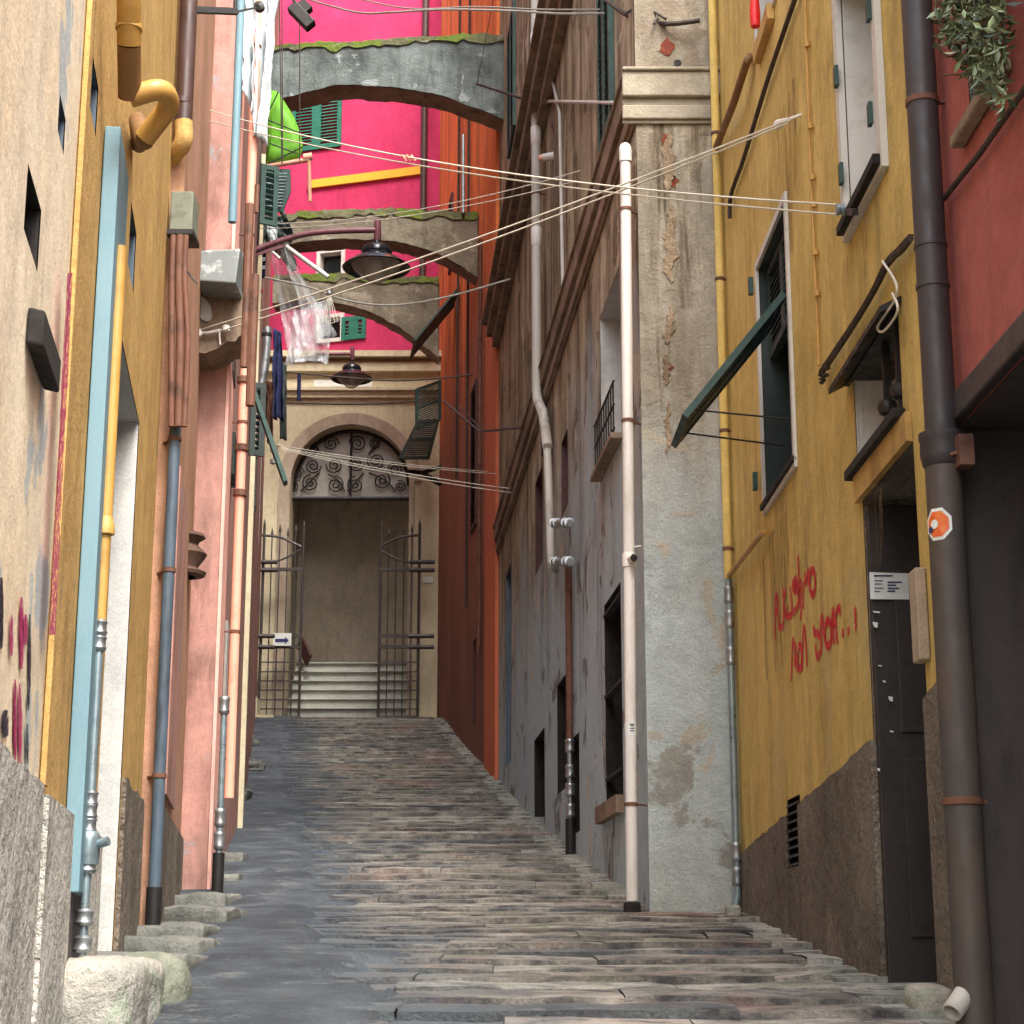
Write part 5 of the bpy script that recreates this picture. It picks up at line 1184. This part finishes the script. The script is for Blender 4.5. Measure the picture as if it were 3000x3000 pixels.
blockstone(-1.47, 7.6, -.14, .16, .3, .16, 9, .8, .03).build('mossy_stone', M['moss_stone'], label='green mossy rounded stone behind the big pale block', cat='stone')
SL = ['lowest worn stone step beside the mossy stone on the left', 'second worn stone step from the bottom on the left side', 'third worn stone step from the bottom on the left side', 'fourth worn stone step just before the pink wall', 'fifth worn stone step at the foot of the pink wall', 'sixth worn stone step along the pink wall', 'highest worn stone step by the thin water pipe']
for i, (yy, dpt) in enumerate(((8.5, .75), (9.4, .75), (10.4, .8), (11.5, .9), (13.0, .9), (14.8, 1.0), (16.6, 1.1))):
    xw = xl(yy) - .03; wd = (.40, .44, .42, .45, .40, .26, .22)[i]; z1 = zp(yy) + .10 + .03 * random.random()
    m = blockstone(xw + wd / 2 - .04, yy + dpt / 2, z1 - .22, wd / 2 + .04, dpt / 2, .24, 40 + i, .09, .030, 18)
    m.build('stone_step', M['step_stone'], label=SL[i], cat='step', group='worn stone steps on the left')

# ================================================================ LAMPS
def lamp(scale_y, pts_arm, c_u, c_v, label):
    y = scale_y; c = PY(c_u, c_v, y); l = thing('street_lamp', label, 'lamp', (c.x, c.y, c.z), 'wall lamps with black bell shades')
    s = y / 20.0 if False else 1.0
    m = MB(); m.tube(bend([PY(u, v, y) for u, v in pts_arm], .15, 5), .035, 12); e = PY(*pts_arm[-1], y)
    m.lathe(e, [(.0, .14), (.04, .13), (.045, -.12), (.03, -.14)], 12); m.build('lamp_arm', M['lamp_arm'], l)
    m = MB(); rr = .33
    m.lathe(c, [(.0, .30), (.035, .30), (.04, .25), (.11, .24), (.16, .21), (.18, .17), (.18, .14), (.17, .135), (.19, .10), (.27, .06), (.38, -.02), (.40, -.04), (.385, -.05), (.27, .02), (.1, .08)], 32); m.build('lamp_shade', M['lamp_blk'], l)
    m = MB(); m.lathe(c, [(.30, .0), (.27, -.05), (.20, -.11), (.14, -.16), (.12, -.18), (.06, -.22), (0, -.23)], 28); m.build('lamp_bowl', M['lampglass'], l)
    m = MB(); m.lathe(c, [(0, -.12), (.04, -.10), (.055, -.04), (.04, .04), (.03, .1)], 14); m.build('bulb', M['frame_w'], l)
    return l, c
l1, c1 = lamp(20.0, [(735, 738), (800, 712), (900, 683), (1000, 676), (1106, 674)], 1103, 776, 'larger nearer street lamp on a maroon arm over the alley')
m = MB(); m.prism([PY(740, 726, 20), PY(835, 716, 20), PY(836, 722, 20), PY(740, 752, 20)], (0, .02, 0)); m.build('gusset', M['lamp_arm'], l1)
l2, c2 = lamp(33.0, [(925, 1038), (1000, 1037), (1032, 1037)], 1030, 1104, 'smaller farther street lamp hanging before the portal')

# ================================================================ LAUNDRY, SHEETS, SHUTTER CLUTTER
def cloth(name, label, corners, y, mat, folds=5, amp=.06, cat='cloth', solid=.003, group=None, sub=None, parent=None):
    A, B, C_, D = [PY(u, v, y + (dy if len(c) > 2 else 0)) if False else PY(c[0], c[1], y + (c[2] if len(c) > 2 else 0)) for c in corners for u, v, dy in [(0, 0, 0)]]
    m = MB()
    def fn(a, b):
        p = A.lerp(B, a).lerp(D.lerp(C_, a), b)
        w_ = math.sin(a * folds * math.pi + b * 1.5) * amp * (.4 + .6 * b) + fbm(a * 3, b * 3 + y, 1.5) * amp * .8
        return p + Vector((w_ * .15, w_, fbm(a * 4, 7, 2) * amp * .4 * b))
    m.grid(fn, 36, 30); 
    return m.build(name, M[mat], parent, label, cat, group, solid=solid)
cloth('laundry_sheet', 'long white bed sheet hanging at the upper left', [(735, -20), (812, -20), (772, 415), (745, 400)], 14.9, 'cloth_w', 4, .10, 'laundry')
cloth('laundry_sheet', 'greyish white cloth hanging left of the long sheet', [(700, -20), (745, -20), (745, 350), (706, 240)], 14.3, 'cloth_w', 3, .10, 'laundry')
cloth('striped_shirt', 'navy and white striped shirt tucked under the lamp arm', [(745, 742), (779, 738), (779, 812), (748, 815)], 20.9, 'cloth_b', 3, .04, 'laundry')
m = MB()
for v in (758, 764, 782, 788):
    a = PY(750, v, 20.80); b = PY(778, v - 2, 20.80); m.bar(a, b, .012, .012)
m.each('shirt_stripe', M['cloth_w'], bpy.data.objects['striped_shirt'])
cloth('navy_laundry', 'long navy blue garment hanging by the steel flue', [(800, 960), (826, 975), (834, 1230), (788, 1225)], 25, 'cloth_b', 5, .08, 'laundry')
cloth('wall_banner', 'narrow dark teal cloth strip hanging beside the portal arch', [(818, 1060), (840, 1065), (838, 1290), (818, 1285)], 33, 'shut_dark', 2, .04, 'laundry')
# green awning
ga = thing('green_awning', 'bright green canvas awning half folded in front of green shutters', 'awning', PY(790, 475, 21.6))
pts = [(790, 262), (815, 270), (835, 300), (862, 345), (880, 390), (888, 430), (880, 462), (800, 485), (778, 480), (782, 400)]
m = MB(); ctr = PY(815, 400, 21.65); V3 = [PY(u, v, 21.6) for u, v in pts]
n = len(V3); mid = [p.lerp(ctr, .5) + Vector((0, -.05, 0)) for p in V3]; m.add(V3 + mid + [ctr], [[i, (i + 1) % n, n + (i + 1) % n, n + i] for i in range(n)] + [[n + i, n + (i + 1) % n, 2 * n] for i in range(n)], True); m.build('canvas', M['cloth_g'], ga, solid=.006)
m = MB(); m.tube([PY(745, 494, 21.6), PY(905, 468, 21.6)], .03, 10); m.tube([PY(890, 462, 21.6), PY(915, 458, 21.6)], .05, 10); m.tube([PY(905, 470, 21.6), PY(908, 590, 21.7)], .025, 10); m.each('awning_pole', M['ppipe'], ga)
m = MB()
for a, b in (((815, 270), (786, 330)), ((782, 350), (880, 390)), ((790, 420), (870, 450)), ((888, 430), (786, 480))): m.tube([PY(*a, 21.45), PY(*b, 21.45)], .009, 6)
m.build('canvas_ribs', M['shut_dark'], ga)
# hanging shutter with pale louvre slats
hs_ = thing('hanging_blind', 'grey green slatted blind hanging under the green awning', 'blind', PY(800, 620, 21.1))
m = MB(); A = PY(765, 500, 21.1); m.prism([PY(u, v, 21.15) for u, v in ((780, 495), (850, 495), (852, 560), (828, 620), (762, 620), (768, 560))], (0, .03, 0)); m.build('blind_back', M['dkgreen'], hs_)
m = MB()
for k in range(11):
    v = 508 + k * 9.5; m.bar(PY(778 - k * .9, v, 21.1), PY(842 - k * 1.6, v + 1, 21.1), .02, .012)
m.build('blind_slats', M['zinc'], hs_)
# plastic sheets
def sheet(label, pts4, y, amp=.18):
    A, B, C_, D = [PY(c[0], c[1], y + (c[2] if len(c) > 2 else 0)) for c in pts4]
    o = thing('plastic_sheet', label, 'plastic sheet', tuple((C_ + D) / 2), 'clear plastic sheets tied over the alley'); m = MB()
    m.grid(lambda a, b: A.lerp(B, a).lerp(D.lerp(C_, a), b) + Vector((0, math.sin(a * 5 + b * 3) * amp + fbm(a * 2.2, b * 1.6 + y, 1.) * amp * 1.3, fbm(a * 2, b * 2, 1) * .08)), 40, 40)
    m.build('plastic_film', M['plastic'], o)
    m = MB()
    for k in range(4):
        a = random.random(); p = A.lerp(B, a); q = D.lerp(C_, min(1, a + random.uniform(.05, .35))); t0 = random.uniform(0, .4); m.tube([p.lerp(q, t0) + Vector((0, -.22, 0)), p.lerp(q, t0 + .35) + Vector((0, -.25, 0))], .006, 6)
    m.tube([A, B], .012, 8); m.each('film_crease', M['steel'], o)
sheet('clear crumpled plastic sheet hanging below the lamp arm', [(790, 735), (830, 720), (985, 960, .5), (850, 1080)], 22.3)
sheet('torn clear plastic sheet drooping beside the far window', [(860, 900), (975, 880), (960, 1050), (835, 1075)], 24.5, .1)
m = MB(); m.tube([PY(838, 722, 22), PY(962, 812, 22)], .03, 10); m.tube([PY(790, 730, 22.1), PY(820, 758, 22.1)], .02, 8); m.build('white_pole', M['wpipe'], label='glossy white pole slanting under the lamp arm', cat='pole')
m = MB(); m.prism([PY(u, v, 22.6) for u, v in ((840, 722), (868, 760), (868, 790), (850, 795), (820, 750))], (0, .03, 0)); m.build('black_panel', M['iron_d'], label='black flap behind the slanting white pole', cat='panel')
# security box at top
cbx = thing('flood_light', 'black tilted floodlight box in front of the magenta wall', 'floodlight', PY(870, 60, 20))
m = MB(); m.bar(PY(855, 20, 20), PY(912, 78, 20), .14, .14, Vector((0, 1, 0))); m.build('light_body', M['iron_d'], cbx, bevel=.01); m = MB(); m.bar(PY(880, 10, 20.1), PY(905, 35, 20.1), .12, .12, Vector((0, 1, 0))); m.tube([PY(850, -40, 20), PY(865, 15, 20)], .02, 8); m.build('light_bracket', M['iron_d'], cbx)
# red ball toy / clothes peg basket
rb = PY(758, 852, 21); rock(rb.x, rb.y, rb.z, .05, .05, .045, 2).build('peg_basket', M['redplastic'], label='small red peg basket below the striped shirt', cat='basket')
m = MB(); c = PY(2207, 35, 12.0); q = RW.px(2212, 45, .12); m.lathe(q, [(0, -.09), (.03, -.08), (.035, 0), (.03, .1), (0, .11)], 14); m.build('red_bottle', M['redplastic'], label='bright red bottle on the sill at the top of the yellow house', cat='bottle')
# birdcage-like hanger
hg = thing('wire_hanger', 'fan shaped wire clothes hanger on the crossing clotheslines', 'hanger', PY(965, 950, 21))
m = MB(); t = PY(965, 855, 21)
for u in (944, 956, 968, 980, 990): m.tube([t, PY(u, 945 - abs(u - 967) * .15, 21)], .005, 6)
m.tube([PY(942, 943, 21), PY(967, 948, 21), PY(992, 940, 21)], .005, 6); m.build('hanger_wires', M['rope'], hg); m = MB(); m.lathe(t, [(0, -.05), (.035, -.03), (.035, .03), (0, .05)], 10); m.build('hanger_clip', M['steel'], hg)

cg = thing('cable_bundle', 'bundle of dark cables running down the old plaster front on the left', 'cable', PY(722, 760, 20.4))
for i, (u0, u1, v0, v1, r_) in enumerate(((742, 712, 380, 1020, .014), (756, 724, 330, 1500, .018), (764, 742, 420, 900, .012), (735, 716, 500, 1250, .01))):
    MB().tube(smooth_path([PY(u0, v0, 20.3), PY((u0 + u1) / 2 + random.uniform(-5, 8), (v0 + v1) / 2, 20.3 - .02 * i), PY(u1, v1, 20.4)], 8), r_, 7).build('cable_strand', M[('cable', 'rust', 'cable', 'cable_g')[i]], cg)
for (lb_, px_, yy, mt) in (('dark crumpled cloth bundled under the green awning', [(765, 640), (835, 625), (870, 700), (760, 735)], 20.8, 'shut_dark'),
        ('greyish towel hanging just below the dark cloth bundle', [(782, 655), (812, 650), (815, 720), (785, 722)], 20.6, 'cloth_w'),
        ('brown cloth hanging left of the navy garment', [(770, 1120), (800, 1115), (802, 1290), (780, 1300)], 23.5, 'rust')):
    cloth('laundry_cloth', lb_, px_, yy, mt, 3, .07, 'laundry')
bk = thing('wall_bracket', 'dark iron bracket with white knobs at the left end of the grille lines', 'bracket', PY(805, 1330, 26))
m = MB(); m.bar(PY(748, 1130, 23.5), PY(806, 1325, 25.8), .05, .03); m.build('bracket_arm', M['blue'], bk); m = MB()
for v in (1305, 1318, 1352): m.lathe(PY(800, v, 25.6), [(0, -.05), (.045, -.03), (.045, .03), (0, .05)], 10)
m.each('white_knob', M['wpipe'], bk)
# ================================================================ LINES AND CABLES
def line(name, label, cat, a, b, sag, r=.006, mat='rope', n=24, mids=None, group=None, parent=None):
    a = Vector(a); b = Vector(b); P_ = []
    if mids: P_ = smooth_path([a] + list(mids) + [b], 12)
    else: P_ = [a.lerp(b, k / n) + Vector((0, 0, -sag * 4 * (k / n) * (1 - k / n))) for k in range(n + 1)]
    return MB().tube(P_, r, 6).build(name, M[mat], parent, None if parent else label, None if parent else cat, group)
def pulley(m, c, r=.05, ax=Vector((0, 1, 0))): m.lathe(c - ax * .02, [(0, 0), (r, 0), (r, .012), (r * .7, .02), (r, .028), (r, .04), (0, .04)], 18, ax)
cl = thing('clothesline', 'double clothesline running from the pink wall to the white framed window', 'clothesline', PY(585, 335, 14.0), 'clotheslines across the alley')
a1_, a2_ = PY(597, 318, 13.95), PY(597, 350, 13.95); b1_, b2_ = RW.px(2455, 600, .1), RW.px(2452, 628, .1)
line('rope', '', '', a1_, b1_, .13, .0055, parent=cl); line('rope', '', '', a2_, b2_, .10, .0055, parent=cl)
m = MB(); pulley(m, PY(584, 330, 13.95), .045); pulley(m, RW.px(2462, 614, .1), .03, RW.n); m.each('pulley', M['zinc'], cl)
m = MB(); t1 = a1_.lerp(b1_, .446) + Vector((0, 0, -.13)); 
for k in range(3): m.tube([t1 + Vector((k * .03 - .05, -.01, .015)), t1 + Vector((k * .03 - .02, .01, -.02))], .008, 6)
m.build('clothes_peg', M['ppipe'], cl)
m = MB(); m.bar(RW.px(2470, 618, .02), RW.px(2505, 622, .12), .03, .03); m.build('line_bracket', M['iron_d'], cl)
c2l = thing('clothesline', 'double clothesline climbing from the stone corbel to the yellow wall', 'clothesline', PY(580, 975, 13.7), 'clotheslines across the alley')
a1_, a2_ = PY(590, 965, 13.7), PY(650, 968, 13.7); b1_, b2_ = RW.px(2310, 352, .1), RW.px(2310, 360, .1)
line('rope', '', '', a1_, b1_, .05, .0055, parent=c2l); line('rope', '', '', a2_, b2_, .06, .0055, parent=c2l)
m = MB(); pulley(m, PY(577, 975, 13.68), .04); m.lathe(PY(662, 962, 13.68), [(0, -.03), (.03, -.02), (.03, .02), (0, .03)], 12); m.tube([PY(577, 975, 13.7), PY(610, 975, 13.7), PY(662, 964, 13.7)], .012, 8); m.tube([PY(642, 965, 13.7), PY(645, 1010, 13.7)], .007, 6); m.each('pulley', M['wpipe'], c2l)
m = MB(); m.tube([RW.px(2280, 365, .1), RW.px(2310, 350, .1)], [.03, .012], 10); m.tube([RW.px(2310, 350, .08), RW.px(2348, 336, .0)], .01, 8); m.build('line_tensioner', M['wpipe'], c2l)
c3l = thing('clothesline', 'thin double clothesline sagging behind the lamp toward the grey pipe', 'clothesline', PY(728, 662, 20.6), 'clotheslines across the alley')
line('rope', '', '', PY(735, 655, 20.6), GS.px(1700, 500, .1), .15, .005, parent=c3l); line('rope', '', '', PY(735, 670, 20.6), GS.px(1690, 530, .1), .12, .005, parent=c3l)
m = MB(); m.lathe(PY(727, 660, 20.6), [(0, -.06), (.05, -.04), (.05, .04), (0, .06)], 12, Vector((1, 0, 0))); m.each('pulley', M['wpipe'], c3l)
c4l = thing('clothesline', 'pair of fine lines crossing in front of the scroll grille', 'clothesline', PY(820, 1308, 27), 'clotheslines across the alley')
for (v0, u1, v1) in ((1305, 1440, 1382), (1312, 1455, 1388), (1312, 1500, 1432), (1316, 1500, 1444)):
    line('rope', '', '', PY(822, v0, 27), GS.px(u1, v1, .05), .05, .006, parent=c4l)
m = MB(); m.tube([CS.px(800, 1300, .02), PY(826, 1308, 27)], .02, 8); m.build('line_bracket', M['rope'], c4l)
pth = [(880, -10), (960, 15), (1060, 38), (1150, 36), (1300, 28), (1500, 32), (1640, 40), (1800, 38), (1900, 30), (2020, 40), (2104, 32)]
P_ = [PY(u, v, 18 - 4.8 * i / 10) for i, (u, v) in enumerate(pth)]; MB().tube(smooth_path(P_, 8), .011, 6).build('overhead_cable', M['cable_g'], label='pale overhead cable dipping across the very top of the view', cat='cable')
pth = [(880, -30), (1040, -5), (1200, 25), (1400, 20), (1600, 28), (1850, 25), (1950, 5), (2104, 2)]
P_ = [PY(u, v, 18.3 - 5 * i / 7) for i, (u, v) in enumerate(pth)]; MB().tube(smooth_path(P_, 8), .008, 6).build('overhead_cable', M['cable_g'], label='thinner overhead cable just above the pale one', cat='cable')
P_ = [PY(u, v, y_) for u, v, y_ in ((770, 812, 21.5), (900, 840, 21.5), (1000, 876, 21.5), (1100, 893, 21.5), (1200, 890, 21.5), (1330, 865, 21.5), (1495, 818, 21.6))]
MB().tube(smooth_path(P_, 8), .013, 8).build('sagging_cable', M['cable_g'], label='grey cable sagging under the larger lamp across the alley', cat='cable')
P_ = [PY(u, v, 29) for u, v in ((838, 1090), (1000, 1105), (1150, 1115), (1270, 1110), (1385, 1098))]; MB().tube(smooth_path(P_, 8), .014, 8).build('cross_cable', M['cable'], label='dark cable crossing below the smaller lamp', cat='cable')
P_ = [PY(u, v, 36) for u, v in ((838, 1180), (1000, 1184), (1120, 1182), (1220, 1175))]; MB().tube(smooth_path(P_, 8), .018, 8).build('light_string', M['cable'], label='dark string of small fittings above the portal arch', cat='cable')
m = MB(); m.tube(smooth_path([PY(1775, 0, 13.9), PY(1830, 40, 13.6), PY(1890, 62, 13.35), PY(1960, 70, 13.15), PY(2050, 60, 13.1)], 8), .02, 8)
m.tube(smooth_path([PY(1830, 42, 13.4), PY(1880, 20, 13.3), PY(1950, 55, 13.12)], 6), .012, 6); m.tube(smooth_path([PY(1900, 20, 13.4), PY(1925, 40, 13.2), PY(1915, 70, 13.12)], 6), .01, 6)
m.build('cable_tangle', M['cable'], label='brown tangle of old cables on the grey end wall at the top', cat='cable')
for i, (u0, v0, u1, v1, y_) in enumerate(((820, 0, 828, 482, 21), (828, 0, 838, 480, 21.1), (880, 100, 880, 470, 21.2))):
    pass
ha = thing('hanging_cables', 'pair of thin dark cables hanging over the green awning', 'cable', PY(826, 480, 21))
for (u0, v0, u1, v1, y_) in ((818, -20, 826, 480, 21), (826, -20, 828, 475, 21.05), (878, 70, 878, 470, 21.1)): MB().tube([PY(u0, v0, y_), PY(u1, v1, y_)], .008, 6).build('cable_strand', M['cable'], ha)
m = MB(); m.tube([PY(1398, 246, 24), GS.px(1560, 298, .05)], .02, 8); m.tube([PY(1398, 246, 24), PY(1445, 0, 24)], .006, 6); m.tube([PY(1400, 246, 24), PY(1403, 190, 24)], .006, 6); m.build('line_arm', M['iron_d'], label='black iron arm angling from the grey wall across the nearest arch', cat='bracket')
m = MB(); m.tube([PY(1300, 1175, 30), PY(1405, 1265, 29), PY(1530, 1252, 24)], .02, 8); m.tube([PY(1345, 1190, 30), PY(1415, 1262, 29)], .012, 6); m.build('iron_drying_rack', M['iron'], label='rusty drying rack arms across the orange wall', cat='rack')
m = MB(); bf = PY(1072, 1150, 30); 
cloth('hanging_ribbon', 'small orange and blue ribbon on a line left of the far lamp', [(872, 1092), (882, 1092), (880, 1175), (868, 1175)], 35, 'cloth_b', 2, .03, 'ribbon')

q = PY(672, 2670, 13.6); c = Vector((q.x, 13.6, zp(13.6) + .075)); m = MB()
m.grid(lambda a, b: c + Vector(((a - .5) * .09, (b - .5) * .10, fbm(a * 3, b * 3, 2) * .02)), 6, 6); m.build('paper_scrap', M['wht'], label='crumpled white paper scrap on the asphalt by the left steps', cat='litter')
for i, (yy, rr, lb_) in enumerate(((7.45, .07, 'broken pale stone beside the foot of the thick rain pipe'), (12.7, .06, 'small broken stone at the foot of the thin yellow pipe'))):
    x_ = xr(yy) - .08 if i == 0 else xr(yy) - .14
    blockstone(x_, yy, zp(yy) + .04, rr, rr * 1.3, rr * .8, 70 + i, .5, .02, 8).build('loose_stone', M['stone'], label=lb_, cat='stone')
def streaks(parent, W, spots, mat, off):
    for (u, v, n_, ln) in spots:
        a0, z0 = W.hit(u, v); m = MB(); tops = []; 
        k = 10; A_ = []; B_ = []
        for j in range(k + 1):
            t = j / k; w_ = .5 * n_ * (1 - .55 * t) * (.8 + .4 * abs(fbm(t * 4, u, 1))); sh = fbm(t * 2, v, 1) * .03
            A_.append(W.P(a0 - w_ + sh, z0 - ln * t, off)); B_.append(W.P(a0 + w_ + sh, z0 - ln * t, off))
        m.add(A_ + B_, [[j, j + 1, k + 2 + j, k + 1 + j] for j in range(k)]); m.build('damp_streak', mat, parent)
def stainmat(name, col):
    g = NG(name); g.b.inputs['Base Color'].default_value = col; g.b.inputs['Roughness'].default_value = .95
    g.L(g.ramp(g.noise(7, 6, .7, g.mapping((1.5, 1.5, .12))), .48, .74, 0.0, .75), g.b.inputs['Alpha']); return g.m
st1 = stainmat('damp_stain', H('5e4a2c')); st2 = stainmat('rust_stain', H('7a4a2c'))
streaks(bY, RW, [(2500, 720, .7, 1.0), (2275, 1540, 1.1, .9), (2560, 1420, .5, .4), (2235, 1640, .3, .8)], st1, .0035)
streaks(bY, RW, [(2505, 1100, .25, .5), (2300, 300, .8, 1.0)], st2, .0042)
streaks(bG, GS, [(1755, 1450, .9, 2.2), (1790, 2440, 1.2, .6), (1700, 1300, .8, 2.5)], st2, .006)
streaks(bG, GF, [(1990, 340, .5, 1.6), (1930, 350, .25, 2.4)], st1, .004)

def brackets(parent, base, x, y, zs, rad, tox, toy):
    for z_ in zs:
        m = MB(); m.lathe((x, y, z_), [(rad + .001, -.014), (rad + .006, -.012), (rad + .006, .012), (rad + .001, .014)], 18); m.bar((x, y, z_), (tox, toy, z_), .02, .012); m.build('pipe_bracket', M['rust'], parent)
for zz2 in (1.05, 3.9, 5.6):
    q = pbot.lerp(ptop, (zz2 - pbot.z) / (ptop.z - pbot.z)); brackets(wp, None, q.x, q.y, [zz2], .042, q.x + .12, q.y + .1)
brackets(lp, None, pb.x, pb.y, [1.0, 2.2, 3.0], .035, pb.x - .1, pb.y + .12)
q = PS.P(apk, 0, .12); q2_ = PS.P(apk, 0, 0); brackets(pk, None, q.x, q.y, [2.6, 4.4, 6.1, 7.9, 9.6], .04, q2_.x, q2_.y)
q = RW.P(sa, 0, .09); q2_ = RW.P(sa, 0, 0); brackets(rp, None, q.x, q.y, [3.35], .062, q2_.x, q2_.y); brackets(rp, None, q.x, q.y, [.55], .07, q2_.x, q2_.y)
q = RW.P(sg, 0, .05); q2_ = RW.P(sg, 0, 0); brackets(gp, None, q.x, q.y, [2.9, 3.8, 5.0, 6.2], .032, q2_.x, q2_.y)
q = GS.P(a_ if False else GS.hit(1571, 600, .12)[0], 0, .12); q2_ = GS.P(GS.hit(1571, 600, .12)[0], 0, 0); brackets(gq, None, q.x, q.y, [9.0, 11.0, 13.0], .058, q2_.x, q2_.y)
